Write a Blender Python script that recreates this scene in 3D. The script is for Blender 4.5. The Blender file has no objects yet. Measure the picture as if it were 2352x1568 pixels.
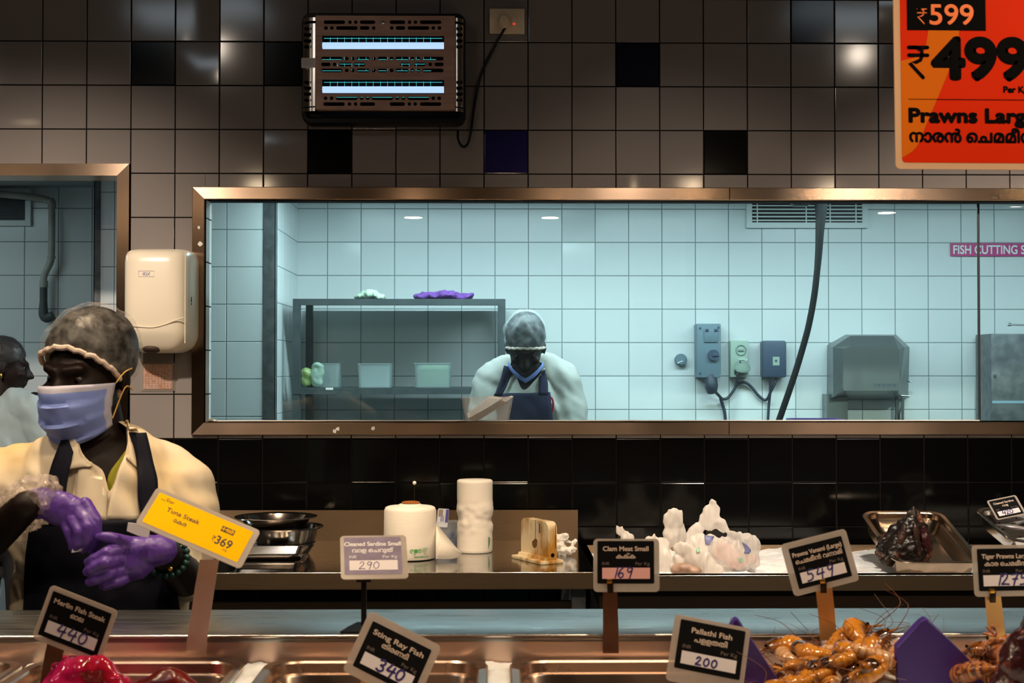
import bpy, bmesh, math, random
from mathutils import Vector, Matrix, noise
from mathutils.bvhtree import BVHTree
from mathutils.geometry import tessellate_polygon, interpolate_bezier
random.seed(7)
S = bpy.context.scene
COL = S.collection
V = Vector
PI = math.pi

# ------------------------------------------------------------------ camera
F = 2352 * 50 / 36
CZ = 1.5
PITCH, YAW = 0.019466, -0.013562
cp, sp, cy_, sy_ = math.cos(PITCH), math.sin(PITCH), math.cos(YAW), math.sin(YAW)
RM = Matrix(((cy_, -sy_, 0), (sy_, cy_, 0), (0, 0, 1))) @ Matrix(((1, 0, 0), (0, cp, -sp), (0, sp, cp)))
CAM = V((0, 0, CZ))
cam = bpy.data.cameras.new('camera')
cam.lens = 50
cam.sensor_width = 36
cam.dof.use_dof = True
cam.dof.focus_distance = 4.6
cam.dof.aperture_fstop = 12.0
cam_o = bpy.data.objects.new('camera', cam)
COL.objects.link(cam_o)
c0, c1, c2 = RM.col[0], RM.col[1], RM.col[2]
M4 = Matrix(((c0[0], c2[0], -c1[0], 0), (c0[1], c2[1], -c1[1], 0), (c0[2], c2[2], -c1[2], CZ), (0, 0, 0, 1)))
cam_o.matrix_world = M4
S.camera = cam_o

# ------------------------------------------------------------------ world, lights, exposure
S.view_settings.view_transform = 'Standard'
S.view_settings.look = 'None'
S.view_settings.gamma = 1
S.view_settings.use_curve_mapping = False
S.view_settings.exposure = 0.0
w = bpy.data.worlds.new('world')
S.world = w
w.use_nodes = True
w.node_tree.nodes['Background'].inputs[0].default_value = (0.60, 0.36, 0.22, 1)
w.node_tree.nodes['Background'].inputs[1].default_value = 0.014


def area(name, loc, power, color, size, target=None, shape='DISK', sizey=None, spread=180):
    l = bpy.data.lights.new(name, 'AREA')
    l.shape = shape
    l.size = size
    if sizey:
        l.size_y = sizey
    l.energy = power
    l.color = color
    l.spread = math.radians(spread)
    o = bpy.data.objects.new(name, l)
    o.location = loc
    if target is not None:
        o.rotation_euler = (V(target) - V(loc)).to_track_quat('-Z', 'Y').to_euler()
    COL.objects.link(o)
    return o


def spot(name, loc, target, power, color, cone, blend, radius):
    l = bpy.data.lights.new(name, 'SPOT')
    l.energy = power
    l.color = color
    l.spot_size = math.radians(cone)
    l.spot_blend = blend
    l.shadow_soft_size = radius
    o = bpy.data.objects.new(name, l)
    o.location = loc
    o.rotation_euler = (V(target) - V(loc)).to_track_quat('-Z', 'Y').to_euler()
    COL.objects.link(o)
    return o


WARM = (1.0, 0.74, 0.48)
NEUT = (1.0, 0.84, 0.68)
for x, z in ((-2.5, 2.4), (-1.25, 2.47), (-0.435, 2.33), (0.315, 2.33), (1.08, 2.47), (1.80, 2.47), (2.17, 2.36), (2.9, 2.4)):
    area('counter_downlight', (x, 2.02, z), 7.5, WARM, 0.095, spread=180)      # the row of downlights over the fish counter
for x, pw in ((-1.62, 400), (0.72, 135), (1.92, 400)):     # track spots higher up, washing the tiles; middle one added to lift the centre
    spot('track_spotlight', (x, 2.1, 3.25), (x * 0.92, 4.8, 1.47), pw, NEUT, 39, 1.0, 0.06)
for x in (-1.47, 1.97):                                  # discs added at the outer spots for the tile glints
    area('spot_glint_disc', (x, 2.0, 3.2), 1.5, NEUT, 0.10, target=(x, 4.8, 2.0), spread=170)
for x in (-0.75, 0.15, 1.05):                            # downlights over the aisle and the back worktop
    spot('aisle_downlight', (x, 3.3, 3.1), (x, 4.25, 0.9), 180, WARM if x < 1 else NEUT, 44, 0.8, 0.05)
spot('aisle_downlight', (-0.95, 2.75, 3.1), (-0.85, 2.85, 1.2), 130, WARM, 50, 0.8, 0.05)
area('side_fill', (-2.7, 2.5, 2.95), 0.8, NEUT, 0.4, target=(-0.5, 4.8, 2.3))      # soft fill added on the left to lift wall and chrome
area('shop_ceiling_panel', (-1.85, 0.7, 3.75), 6.5, (0.75, 0.9, 1.0), 0.8, shape='RECTANGLE', sizey=0.5, spread=178)
area('shop_ceiling_panel', (2.3, 0.7, 3.75), 6.5, (0.75, 0.9, 1.0), 0.8, shape='RECTANGLE', sizey=0.5, spread=178)
COOL = (0.84, 0.97, 1.0)
for x, pw in ((-0.14, 26), (1.1, 25), (2.15, 14)):        # tube fittings on the ceiling of the cutting room
    area('cutting_room_tube', (x, 5.45, 2.28), pw, COOL, 1.15, shape='RECTANGLE', sizey=0.12)
area('cutting_room_tube', (-2.5, 5.5, 2.28), 5, (0.72, 0.97, 1.0), 0.6, shape='RECTANGLE', sizey=0.12)

# ------------------------------------------------------------------ pixel geometry


def ray(u, v):
    return (RM @ V(((u - 1176) / F, 1, -(v - 784) / F))).normalized()


def P(u, v, y):
    d = ray(u, v)
    return CAM + d * (y / d.y)


def PZ(u, v, z):
    d = ray(u, v)
    return CAM + d * ((z - CZ) / d.z)


def PIX(p):
    c = RM.transposed() @ (V(p) - CAM)
    return 1176 + F * c.x / c.y, 784 - F * c.z / c.y


# ------------------------------------------------------------------ materials
MATS = {}


def mat(name, col, rough=0.5, metal=0.0, spec=0.5, **kw):
    if name in MATS:
        return MATS[name]
    m = bpy.data.materials.new(name)
    m.use_nodes = True
    nt = m.node_tree
    b = nt.nodes['Principled BSDF']
    b.inputs['Base Color'].default_value = (*col, 1)
    b.inputs['Roughness'].default_value = rough
    b.inputs['Metallic'].default_value = metal
    b.inputs['Specular IOR Level'].default_value = spec
    if 'emit' in kw:
        b.inputs['Emission Color'].default_value = (*kw['emit'], 1)
        b.inputs['Emission Strength'].default_value = kw.get('es', 1)
    if 'alpha' in kw:
        b.inputs['Alpha'].default_value = kw['alpha']
    if 'coat' in kw:
        b.inputs['Coat Weight'].default_value = kw['coat']
    if 'sss' in kw:
        b.inputs['Subsurface Weight'].default_value = kw['sss']
        b.inputs['Subsurface Scale'].default_value = 0.01
    if 'sheen' in kw:
        b.inputs['Sheen Weight'].default_value = kw['sheen']
    if 'aniso' in kw:
        b.inputs['Anisotropic'].default_value = kw['aniso']
        tv = nt.nodes.new('ShaderNodeCombineXYZ')        # brushing: highlights stretch along this axis
        for i in range(3):
            tv.inputs[i].default_value = kw['tan'][i]
        nt.links.new(tv.outputs[0], b.inputs['Tangent'])
    if 'var' in kw or 'bump' in kw or 'rvar' in kw:
        tc = nt.nodes.new('ShaderNodeTexCoord')
        mp = nt.nodes.new('ShaderNodeMapping')
        mp.inputs['Scale'].default_value = kw.get('mscale', (1, 1, 1))
        nz = nt.nodes.new('ShaderNodeTexNoise')
        nz.inputs['Scale'].default_value = kw.get('scale', 20)
        nz.inputs['Detail'].default_value = kw.get('detail', 5)
        nt.links.new(tc.outputs['Object'], mp.inputs[0])
        nt.links.new(mp.outputs[0], nz.inputs['Vector'])
        if 'var' in kw:
            cr = nt.nodes.new('ShaderNodeValToRGB')
            lo, hi = kw.get('band', (0.35, 0.65))
            cr.color_ramp.elements[0].position = lo
            cr.color_ramp.elements[1].position = hi
            cr.color_ramp.elements[0].color = (*col, 1)
            cr.color_ramp.elements[1].color = (*kw['var'], 1)
            nt.links.new(nz.outputs['Fac'], cr.inputs[0])
            nt.links.new(cr.outputs[0], b.inputs['Base Color'])
        if 'rvar' in kw:
            mr = nt.nodes.new('ShaderNodeMapRange')
            mr.inputs['From Min'].default_value = 0.3
            mr.inputs['From Max'].default_value = 0.7
            mr.inputs['To Min'].default_value = rough
            mr.inputs['To Max'].default_value = kw['rvar']
            nt.links.new(nz.outputs['Fac'], mr.inputs['Value'])
            nt.links.new(mr.outputs[0], b.inputs['Roughness'])
        if 'bump' in kw:
            bp = nt.nodes.new('ShaderNodeBump')
            bp.inputs['Strength'].default_value = kw['bump']
            bp.inputs['Distance'].default_value = kw.get('bdist', 0.003)
            nt.links.new(nz.outputs['Fac'], bp.inputs['Height'])
            nt.links.new(bp.outputs[0], b.inputs['Normal'])
    MATS[name] = m
    return m


def glassmat(name, tint, gloss_rough=0.0, haze=0.0, hazecol=(0.8, 0.9, 0.9), ior=1.45, hz_scale=3.0):
    """thin clear sheet: tinted see-through + fresnel reflection + patchy film of dirt/condensation"""
    m = bpy.data.materials.new(name)
    m.use_nodes = True
    nt = m.node_tree
    n = nt.nodes
    n.clear()
    out = n.new('ShaderNodeOutputMaterial')
    tr = n.new('ShaderNodeBsdfTransparent')
    tr.inputs[0].default_value = (*tint, 1)
    gl = n.new('ShaderNodeBsdfGlossy')
    gl.inputs['Roughness'].default_value = gloss_rough
    fr = n.new('ShaderNodeFresnel')
    fr.inputs['IOR'].default_value = ior
    mx = n.new('ShaderNodeMixShader')
    L = nt.links.new
    L(fr.outputs[0], mx.inputs[0])
    L(tr.outputs[0], mx.inputs[1])
    L(gl.outputs[0], mx.inputs[2])
    last = mx
    if haze > 0:
        df = n.new('ShaderNodeBsdfDiffuse')
        df.inputs[0].default_value = (*hazecol, 1)
        tl = n.new('ShaderNodeBsdfTranslucent')
        tl.inputs[0].default_value = (*hazecol, 1)
        ad = n.new('ShaderNodeMixShader')
        ad.inputs[0].default_value = 0.6
        L(df.outputs[0], ad.inputs[1])
        L(tl.outputs[0], ad.inputs[2])
        tc = n.new('ShaderNodeTexCoord')
        nz = n.new('ShaderNodeTexNoise')
        nz.inputs['Scale'].default_value = hz_scale
        nz.inputs['Detail'].default_value = 6
        L(tc.outputs['Object'], nz.inputs['Vector'])
        mr = n.new('ShaderNodeMapRange')
        mr.inputs['From Min'].default_value = 0.3
        mr.inputs['From Max'].default_value = 0.75
        mr.inputs['To Min'].default_value = haze * 0.3
        mr.inputs['To Max'].default_value = haze
        L(nz.outputs['Fac'], mr.inputs['Value'])
        m2 = n.new('ShaderNodeMixShader')
        L(mr.outputs[0], m2.inputs[0])
        L(mx.outputs[0], m2.inputs[1])
        L(ad.outputs[0], m2.inputs[2])
        last = m2
    L(last.outputs[0], out.inputs[0])
    MATS[name] = m
    return m


def filmmat(name, col, alpha, transl=0.5, rough=0.3, var=None, scale=30):
    """thin plastic film or cloth: see-through share + diffuse + translucent + gloss"""
    m = bpy.data.materials.new(name)
    m.use_nodes = True
    nt = m.node_tree
    n = nt.nodes
    n.clear()
    L = nt.links.new
    out = n.new('ShaderNodeOutputMaterial')
    pr = n.new('ShaderNodeBsdfPrincipled')
    pr.inputs['Base Color'].default_value = (*col, 1)
    pr.inputs['Roughness'].default_value = rough
    tl = n.new('ShaderNodeBsdfTranslucent')
    tl.inputs[0].default_value = (*col, 1)
    a = n.new('ShaderNodeMixShader')
    a.inputs[0].default_value = transl
    L(pr.outputs[0], a.inputs[1])
    L(tl.outputs[0], a.inputs[2])
    tr = n.new('ShaderNodeBsdfTransparent')
    b = n.new('ShaderNodeMixShader')
    b.inputs[0].default_value = alpha
    L(tr.outputs[0], b.inputs[1])
    L(a.outputs[0], b.inputs[2])
    if var:
        tc = n.new('ShaderNodeTexCoord')
        nz = n.new('ShaderNodeTexNoise')
        nz.inputs['Scale'].default_value = scale
        nz.inputs['Detail'].default_value = 8
        L(tc.outputs['Object'], nz.inputs['Vector'])
        mr = n.new('ShaderNodeMapRange')
        mr.inputs['From Min'].default_value = 0.35
        mr.inputs['From Max'].default_value = 0.7
        mr.inputs['To Min'].default_value = alpha
        mr.inputs['To Max'].default_value = var
        L(nz.outputs['Fac'], mr.inputs['Value'])
        L(mr.outputs[0], b.inputs[0])
    L(b.outputs[0], out.inputs[0])
    MATS[name] = m
    return m


STEEL = mat('brushed_steel', (0.30, 0.205, 0.125), 0.28, 1.0, aniso=0.7, tan=(0, 0, 1), rvar=0.31, scale=14, mscale=(1, 8, 30))
FCOL = (0.36, 0.25, 0.175)
STEELV = mat('brushed_steel_bar', FCOL, 0.20, 1.0, aniso=0.8, tan=(0, 0, 1), rvar=0.27, scale=3)
STEELU = mat('brushed_steel_upright', FCOL, 0.20, 1.0, aniso=0.8, tan=(1, 0, 0), rvar=0.27, scale=3)
STEELD = mat('worn_dark_steel', (0.20, 0.21, 0.22), 0.45, 0.6, var=(0.12, 0.13, 0.14), scale=25)
CHROME = mat('chrome', (0.85, 0.85, 0.85), 0.08, 1.0)
POL = mat('polished_steel', (0.62, 0.58, 0.54), 0.16, 1.0)
BLACK = mat('black_plastic', (0.004, 0.004, 0.0045), 0.4, spec=0.3)
WHITEP = mat('white_plastic', (0.8, 0.78, 0.74), 0.4)
CREAM = mat('cream_plastic', (0.88, 0.77, 0.60), 0.3)
PAPER = mat('white_paper', (0.85, 0.82, 0.77), 0.8)
INK = mat('black_ink', (0.0015, 0.0015, 0.0018), 0.7, spec=0.03)
PEN = mat('violet_pen_ink', (0.03, 0.02, 0.16), 0.6)
PRINT = mat('grey_print', (0.55, 0.50, 0.46), 0.7)
CARDK = mat('black_card', (0.004, 0.004, 0.0045), 0.5, spec=0.12)
HOLE = mat('dark_hollow', (0.003, 0.003, 0.003), 0.9, spec=0.1)

# ------------------------------------------------------------------ mesh building


class MB:
    def __init__(s):
        s.bm = bmesh.new()

    def v(s, p):
        return s.bm.verts.new(p)

    def f(s, vs, mi=0):
        try:
            fc = s.bm.faces.new(vs)
            fc.material_index = mi
            return fc
        except ValueError:
            return None

    def quad(s, a, b, c, d, mi=0):
        return s.f([s.v(a), s.v(b), s.v(c), s.v(d)], mi)

    def box(s, x0, x1, y0, y1, z0, z1, mi=0, bev=0.0, seg=2, M=None):
        r = bmesh.ops.create_cube(s.bm, size=1.0)
        vs = r['verts']
        T = Matrix.Translation(((x0 + x1) / 2, (y0 + y1) / 2, (z0 + z1) / 2)) @ Matrix.Diagonal((abs(x1 - x0), abs(y1 - y0), abs(z1 - z0), 1))
        bmesh.ops.transform(s.bm, matrix=T, verts=vs)
        fs = set()
        for q in vs:
            fs.update(q.link_faces)
        if bev > 0:
            es = set()
            for q in vs:
                es.update(q.link_edges)
            b = bmesh.ops.bevel(s.bm, geom=list(es), offset=bev, segments=seg, profile=0.5, affect='EDGES')
            vs = list({q for fc in b['faces'] for q in fc.verts} | {q for fc in fs if fc.is_valid for q in fc.verts})
            fs = {fc for q in vs for fc in q.link_faces}
        for fc in fs:
            if fc.is_valid:
                fc.material_index = mi
        if M is not None:
            bmesh.ops.transform(s.bm, matrix=M, verts=[q for q in vs if q.is_valid])
        return s

    def loft(s, rings, mi=0, cap0=True, cap1=True, closed=True, mis=None):
        prev = None
        first = None
        for k, r in enumerate(rings):
            cur = [s.v(p) for p in r]
            if prev:
                n = len(cur)
                for i in range(n if closed else n - 1):
                    s.f([prev[i], prev[(i + 1) % n], cur[(i + 1) % n], cur[i]], mis[k - 1] if mis else mi)
            else:
                first = cur
            prev = cur
        if cap0 and closed:
            s.f(first[::-1], mis[0] if mis else mi)
        if cap1 and closed:
            s.f(prev, mis[-1] if mis else mi)
        return s

    def tube(s, pts, rad, n=10, mi=0, smooth=0):
        pts = [V(p) for p in pts]
        if not hasattr(rad, '__len__'):
            rad = [rad] * len(pts)
        if smooth:
            pts, rad = crom(pts, smooth, rad)
        rings = []
        t0 = None
        up = None
        for i, p in enumerate(pts):
            a = pts[max(0, i - 1)]
            b = pts[min(len(pts) - 1, i + 1)]
            t = (b - a)
            if t.length < 1e-9:
                t = V((0, 0, 1))
            t.normalize()
            if up is None:
                up = V((0, 0, 1)) if abs(t.z) < 0.9 else V((0, 1, 0))
                up = (up - t * up.dot(t)).normalized()
            else:
                up = (up - t * up.dot(t))
                if up.length < 1e-6:
                    up = V((1, 0, 0))
                up.normalize()
            sd = t.cross(up)
            rings.append([p + (up * math.cos(2 * PI * k / n) + sd * math.sin(2 * PI * k / n)) * rad[i] for k in range(n)])
        return s.loft(rings, mi)

    def lathe(s, prof, c=(0, 0, 0), n=40, mi=0, M=None, closed_top=False):
        c = V(c)
        rings = []
        for r, z in prof:
            rg = [V((r * math.cos(2 * PI * k / n), r * math.sin(2 * PI * k / n), z)) for k in range(n)]
            rings.append([(M @ p if M else p) + c for p in rg])
        return s.loft(rings, mi, cap0=True, cap1=True)

    def ell(s, c, r, rot=None, mi=0, su=20, sv=12):
        if not hasattr(r, '__len__'):
            r = (r, r, r)
        g = bmesh.ops.create_uvsphere(s.bm, u_segments=su, v_segments=sv, radius=1.0)
        T = Matrix.Translation(c) @ (rot.to_4x4() if rot is not None else Matrix.Identity(4)) @ Matrix.Diagonal((*r, 1))
        bmesh.ops.transform(s.bm, matrix=T, verts=g['verts'])
        for q in g['verts']:
            for fc in q.link_faces:
                fc.material_index = mi
        return s

    def cap(s, p0, p1, r0, r1, mi=0, n=14):
        """tapered capsule"""
        p0, p1 = V(p0), V(p1)
        t = p1 - p0
        L = t.length
        if L < 1e-6:
            return s.ell(p0, max(r0, r1))
        t.normalize()
        pts, rad = [], []
        for k in range(5):
            a = PI / 2 * (1 - k / 4)
            pts.append(p0 - t * r0 * math.sin(a))
            rad.append(max(r0 * math.cos(a), 1e-4))
        for k in range(5):
            a = PI / 2 * k / 4
            pts.append(p1 + t * r1 * math.sin(a))
            rad.append(max(r1 * math.cos(a), 1e-4))
        return s.tube(pts, rad, n, mi)

    def chain(s, pts, rad, mi=0):
        for i in range(len(pts) - 1):
            s.cap(pts[i], pts[i + 1], rad[i], rad[i + 1], mi)
        return s

    def prism(s, poly, a, b, mi=0):
        """poly: function-ready list of 3D points, extruded by vector"""
        poly = [V(p) for p in poly]
        e = V(b)
        A = [s.v(p + V(a)) for p in poly]
        B = [s.v(p + V(a) + e) for p in poly]
        n = len(poly)
        s.f(A[::-1], mi)
        s.f(B, mi)
        for i in range(n):
            s.f([A[i], A[(i + 1) % n], B[(i + 1) % n], B[i]], mi)
        return s

    def polys2d(s, polys, fr, off, mi=0):
        for pl in polys:
            vs, tris = pl[0], pl[1]
            d = pl[2] if len(pl) > 2 else 0.0            # outline strokes sit a hair behind the letter faces
            q = [s.v(fr(x, z, off + d)) for x, z in vs]
            for t in tris:
                s.f([q[i] for i in t], mi)
        return s

    def build(s, name, mats, parent=None, smooth=True, ang=40, recalc=True):
        if recalc:
            bmesh.ops.recalc_face_normals(s.bm, faces=s.bm.faces)
        if smooth:
            for fc in s.bm.faces:
                fc.smooth = True
            lim = math.radians(ang)
            for e in s.bm.edges:
                if len(e.link_faces) == 2 and e.calc_face_angle(0) > lim:
                    e.smooth = False
        me = bpy.data.meshes.new(name)
        s.bm.to_mesh(me)
        s.bm.free()
        return link(name, me, mats, parent)


def link(name, me, mats, parent=None):
    o = bpy.data.objects.new(name, me)
    for m in (mats if isinstance(mats, (list, tuple)) else [mats]):
        me.materials.append(m)
    COL.objects.link(o)
    if parent is not None:
        o.parent = parent
        o.matrix_parent_inverse = wm(parent).inverted()
    return o


def wm(o):
    """world matrix without a depsgraph update"""
    b = o.matrix_basis.copy()
    if o.parent:
        return wm(o.parent) @ o.matrix_parent_inverse @ b
    return b


def tag(o, label, cat, group=None, kind=None):
    o['label'] = label
    o['category'] = cat
    if group:
        o['group'] = group
    if kind:
        o['kind'] = kind
    return o


def struct(o, label=None, cat=None):
    o['kind'] = 'structure'
    if label:
        o['label'] = label
        o['category'] = cat
    return o


def thing(name, label, cat, loc=(0, 0, 0), group=None, kind=None):
    o = bpy.data.objects.new(name, None)
    o.empty_display_size = 0.05
    o.location = loc
    COL.objects.link(o)
    return tag(o, label, cat, group, kind)


def kids(o):
    return [c for c in COL.objects if c.parent == o]


def dup(root, loc=None, rot=None, scale=None, label=None):
    r = root.copy()
    COL.objects.link(r)
    if loc is not None:
        r.location = loc
    if rot is not None:
        r.rotation_euler = rot
    if scale is not None:
        r.scale = (scale,) * 3
    if label:
        r['label'] = label
    for ch in kids(root):
        c = ch.copy()
        COL.objects.link(c)
        c.parent = r
        for g in kids(ch):
            d = g.copy()
            COL.objects.link(d)
            d.parent = c
    return r


def crom(pts, k, extra=None):
    """Catmull-Rom resampling"""
    out, ex = [], []
    n = len(pts)
    for i in range(n - 1):
        p0, p1, p2, p3 = pts[max(0, i - 1)], pts[i], pts[i + 1], pts[min(n - 1, i + 2)]
        for j in range(k):
            t = j / k
            out.append(0.5 * ((2 * p1) + (p2 - p0) * t + (2 * p0 - 5 * p1 + 4 * p2 - p3) * t * t + (3 * p1 - p0 - 3 * p2 + p3) * t ** 3))
            if extra:
                ex.append(extra[i] * (1 - t) + extra[i + 1] * t)
    out.append(pts[-1])
    if extra:
        ex.append(extra[-1])
        return out, ex
    return out


def rrect(cx, cy, z, w, h, r, n=5):
    out = []
    for qx, qy, a0 in ((1, 1, 0), (-1, 1, 90), (-1, -1, 180), (1, -1, 270)):
        for k in range(n + 1):
            a = math.radians(a0 + 90 * k / n)
            out.append(V((cx + qx * (w / 2 - r) + r * math.cos(a), cy + qy * (h / 2 - r) + r * math.sin(a), z)))
    return out


def blob(mb, voxel, smooth=6, factor=0.5, wr=0.0, wscale=20, fn=None):
    """fuse the overlapping closed pieces of an MB into one continuous surface"""
    me = bpy.data.meshes.new('tmp')
    bmesh.ops.recalc_face_normals(mb.bm, faces=mb.bm.faces)
    mb.bm.to_mesh(me)
    mb.bm.free()
    o = bpy.data.objects.new('tmp', me)
    COL.objects.link(o)
    r = o.modifiers.new('r', 'REMESH')
    r.mode = 'VOXEL'
    r.voxel_size = voxel
    if smooth:
        q = o.modifiers.new('s', 'SMOOTH')
        q.iterations = smooth
        q.factor = factor
    dg = bpy.context.evaluated_depsgraph_get()
    nm = bpy.data.meshes.new_from_object(o.evaluated_get(dg))
    bpy.data.objects.remove(o)
    bpy.data.meshes.remove(me)
    bm = bmesh.new()
    bm.from_mesh(nm)
    bpy.data.meshes.remove(nm)
    bm.normal_update()
    if wr or fn:
        mv = []
        for v in bm.verts:
            d = V((0, 0, 0))
            if wr:
                a = noise.fractal(v.co * wscale, 1.0, 2.0, 3)
                d += v.normal * a * wr
            if fn:
                d += fn(v)
            mv.append(d)
        for v, d in zip(bm.verts, mv):
            v.co += d
    out = MB()
    out.bm.free()
    out.bm = bm
    return out


def bvh_of(mb):
    return BVHTree.FromBMesh(mb.bm)


def inpoly(x, y, poly):
    c = False
    n = len(poly)
    for i in range(n):
        x1, y1 = poly[i]
        x2, y2 = poly[i - 1]
        if (y1 > y) != (y2 > y) and x < (x2 - x1) * (y - y1) / (y2 - y1) + x1:
            c = not c
    return c


def cutpoly(mb, poly, ymax):
    """open a hole: remove faces facing the shop whose centre lies inside the outline"""
    kill = []
    for f in mb.bm.faces:
        c = f.calc_center_median()
        if c.y < ymax and inpoly(*PIX(c), poly):
            kill.append(f)
    bmesh.ops.delete(mb.bm, geom=kill, context='FACES')
    for _ in range(14):                                  # even out the cut edge
        new = {}
        for v in mb.bm.verts:
            es = [e for e in v.link_edges if e.is_boundary]
            if len(es) == 2:
                new[v] = v.co * .4 + (es[0].other_vert(v).co + es[1].other_vert(v).co) * .3
        for v, c in new.items():
            v.co = c


def resample(pl, n):
    pl = [V((*p, 0)) for p in pl]
    d = [0]
    for i in range(1, len(pl)):
        d.append(d[-1] + (pl[i] - pl[i - 1]).length)
    out = []
    for k in range(n):
        t = d[-1] * k / (n - 1)
        i = 1
        while i < len(pl) - 1 and d[i] < t:
            i += 1
        s = (t - d[i - 1]) / max(1e-9, d[i] - d[i - 1])
        out.append(pl[i - 1].lerp(pl[i], min(1, max(0, s))))
    return out


def drape(name, bvh, left, right, n, m, off, thick, mt, parent, yfall, wob=0.0):
    """a strip of cloth lying on a body, between two edge lines (picture outline, laid on the real surface)"""
    A, B = resample(left, n), resample(right, n)
    mb = MB()
    rows = []
    for i in range(n):
        row = []
        for j in range(m):
            q = A[i].lerp(B[i], j / (m - 1))
            d = ray(q.x, q.y)
            h = bvh.ray_cast(CAM, d)
            if h[0] is None:
                p0 = CAM + d * (yfall / d.y)
                h = bvh.find_nearest(p0)
                p = p0.lerp(h[0], 0.5)
                nn = h[1]
            else:
                p, nn = h[0], h[1]
            if nn.dot(d) > 0:
                nn = -nn
            p = p + nn * off * 0.5 - d * off * 0.6
            if wob:
                p = p + nn * wob * noise.noise(p * 18)
            row.append(p)
        rows.append(row)
    for _ in range(2):                                    # relax, so that it does not copy every dent
        new = [[p.copy() for p in r] for r in rows]
        for i in range(1, n - 1):
            for j in range(m):
                a = rows[i - 1][j] + rows[i + 1][j]
                new[i][j] = rows[i][j] * 0.5 + a * 0.25
        rows = new
    vs = [[mb.v(p) for p in r] for r in rows]
    for i in range(n - 1):
        for j in range(m - 1):
            mb.f([vs[i][j], vs[i][j + 1], vs[i + 1][j + 1], vs[i + 1][j]])
    mb.bm.normal_update()
    # thickness towards the body
    o = mb.build(name, mt, parent, recalc=True)
    sm = o.modifiers.new('thickness', 'SOLIDIFY')
    sm.thickness = thick
    sm.offset = 0
    return o


# ------------------------------------------------------------------ lettering


def text_polys(body, size, bold=0.0, align='L', shear=0.0, squeeze=1.0):
    c = bpy.data.curves.new('txt', 'FONT')
    c.body = body
    c.size = size
    c.shear = shear
    o = bpy.data.objects.new('txt', c)
    COL.objects.link(o)
    dg = bpy.context.evaluated_depsgraph_get()
    cv = o.evaluated_get(dg).to_curve(dg)
    loops = []
    for sp_ in cv.splines:
        if sp_.type != 'BEZIER':
            continue
        bp = sp_.bezier_points
        pts = []
        n = len(bp)
        for i in range(n):
            a, b = bp[i], bp[(i + 1) % n]
            seg = interpolate_bezier(a.co, a.handle_right, b.handle_left, b.co, 7)
            pts += [(p.x * squeeze, p.y) for p in seg[:-1]]
        if len(pts) >= 3:
            loops.append(pts)
    o.evaluated_get(dg).to_curve_clear()
    bpy.data.objects.remove(o)
    bpy.data.curves.remove(c)
    if not loops:
        return [], 0

    def ar(p):
        return 0.5 * sum(p[i - 1][0] * p[i][1] - p[i][0] * p[i - 1][1] for i in range(len(p)))
    big = max(loops, key=lambda p: abs(ar(p)))
    sg = 1 if ar(big) > 0 else -1
    solids = [[p, []] for p in loops if ar(p) * sg > 0]
    for p in loops:
        if ar(p) * sg <= 0:
            cand = [s for s in solids if inpoly(p[0][0], p[0][1], s[0])]
            if cand:
                min(cand, key=lambda s: abs(ar(s[0])))[1].append(p)
    xs = [q[0] for p in loops for q in p]
    x0, x1 = min(xs), max(xs)
    dx = -x0 if align == 'L' else (-(x0 + x1) / 2 if align == 'C' else -x1)
    out = []
    for p, hs in solids:
        allp = [[(x + dx, y) for x, y in q] for q in [p] + hs]
        flat = [q for l in allp for q in l]
        tr = tessellate_polygon([[V((x, y, 0)) for x, y in l] for l in allp])
        out.append((flat, tr))
        if bold:
            for l in allp:
                out += [(a, b, -0.0002) for a, b in ribbon([l + [l[0]]], bold * 2)]
    return out, x1 - x0


def ribbon(lines, wd, caps=True):
    out = []
    for l in lines:
        pts = [V((x, y)) for x, y in l]
        pts = [p for i, p in enumerate(pts) if i == 0 or (p - pts[i - 1]).length > 1e-7]
        n = len(pts)
        if n < 2:
            continue
        L, Rr = [], []
        for i in range(n):
            t = pts[min(n - 1, i + 1)] - pts[max(0, i - 1)]
            if t.length < 1e-9:
                t = V((1, 0))
            t.normalize()
            q = V((-t.y, t.x)) * wd / 2
            L.append(pts[i] + q)
            Rr.append(pts[i] - q)
        vs = [(p.x, p.y) for p in L + Rr]
        out.append((vs, [(i, i + 1, n + i + 1, n + i) for i in range(n - 1)]))
        if caps:
            for e in (pts[0], pts[-1]):
                out.append(([(e.x + wd / 2 * math.cos(k * PI / 4), e.y + wd / 2 * math.sin(k * PI / 4)) for k in range(8)], [tuple(range(8))]))
    return out


HAND = {
    '0': [[(.5, .95), (.15, .75), (.12, .3), (.45, .05), (.8, .25), (.85, .7), (.5, .97)]],
    '1': [[(.6, 1.0), (.5, .5), (.38, 0)]],
    '2': [[(.15, .75), (.35, .97), (.7, .9), (.65, .6), (.3, .25), (.1, .05), (.5, .08), (.95, .05)]],
    '3': [[(.15, .9), (.5, .98), (.75, .8), (.6, .58), (.35, .52), (.7, .42), (.8, .2), (.5, .02), (.1, .1)]],
    '4': [[(.35, .98), (.2, .7), (.08, .4), (.5, .42), (.95, .45)], [(.8, .8), (.72, .4), (.65, -.05)]],
    '5': [[(.9, .95), (.3, .93), (.25, .6), (.6, .62), (.8, .35), (.6, .08), (.1, .02)]],
    '6': [[(.75, 1.0), (.35, .7), (.15, .3), (.4, .02), (.75, .15), (.7, .42), (.4, .45), (.2, .25)]],
    '7': [[(.1, .9), (.5, .93), (.9, .95), (.6, .5), (.45, -.02)], [(.3, .5), (.85, .52)]],
    '9': [[(.8, .85), (.45, .98), (.2, .75), (.4, .52), (.75, .7), (.82, .9), (.72, .45), (.55, -.05)]],
}


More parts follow.
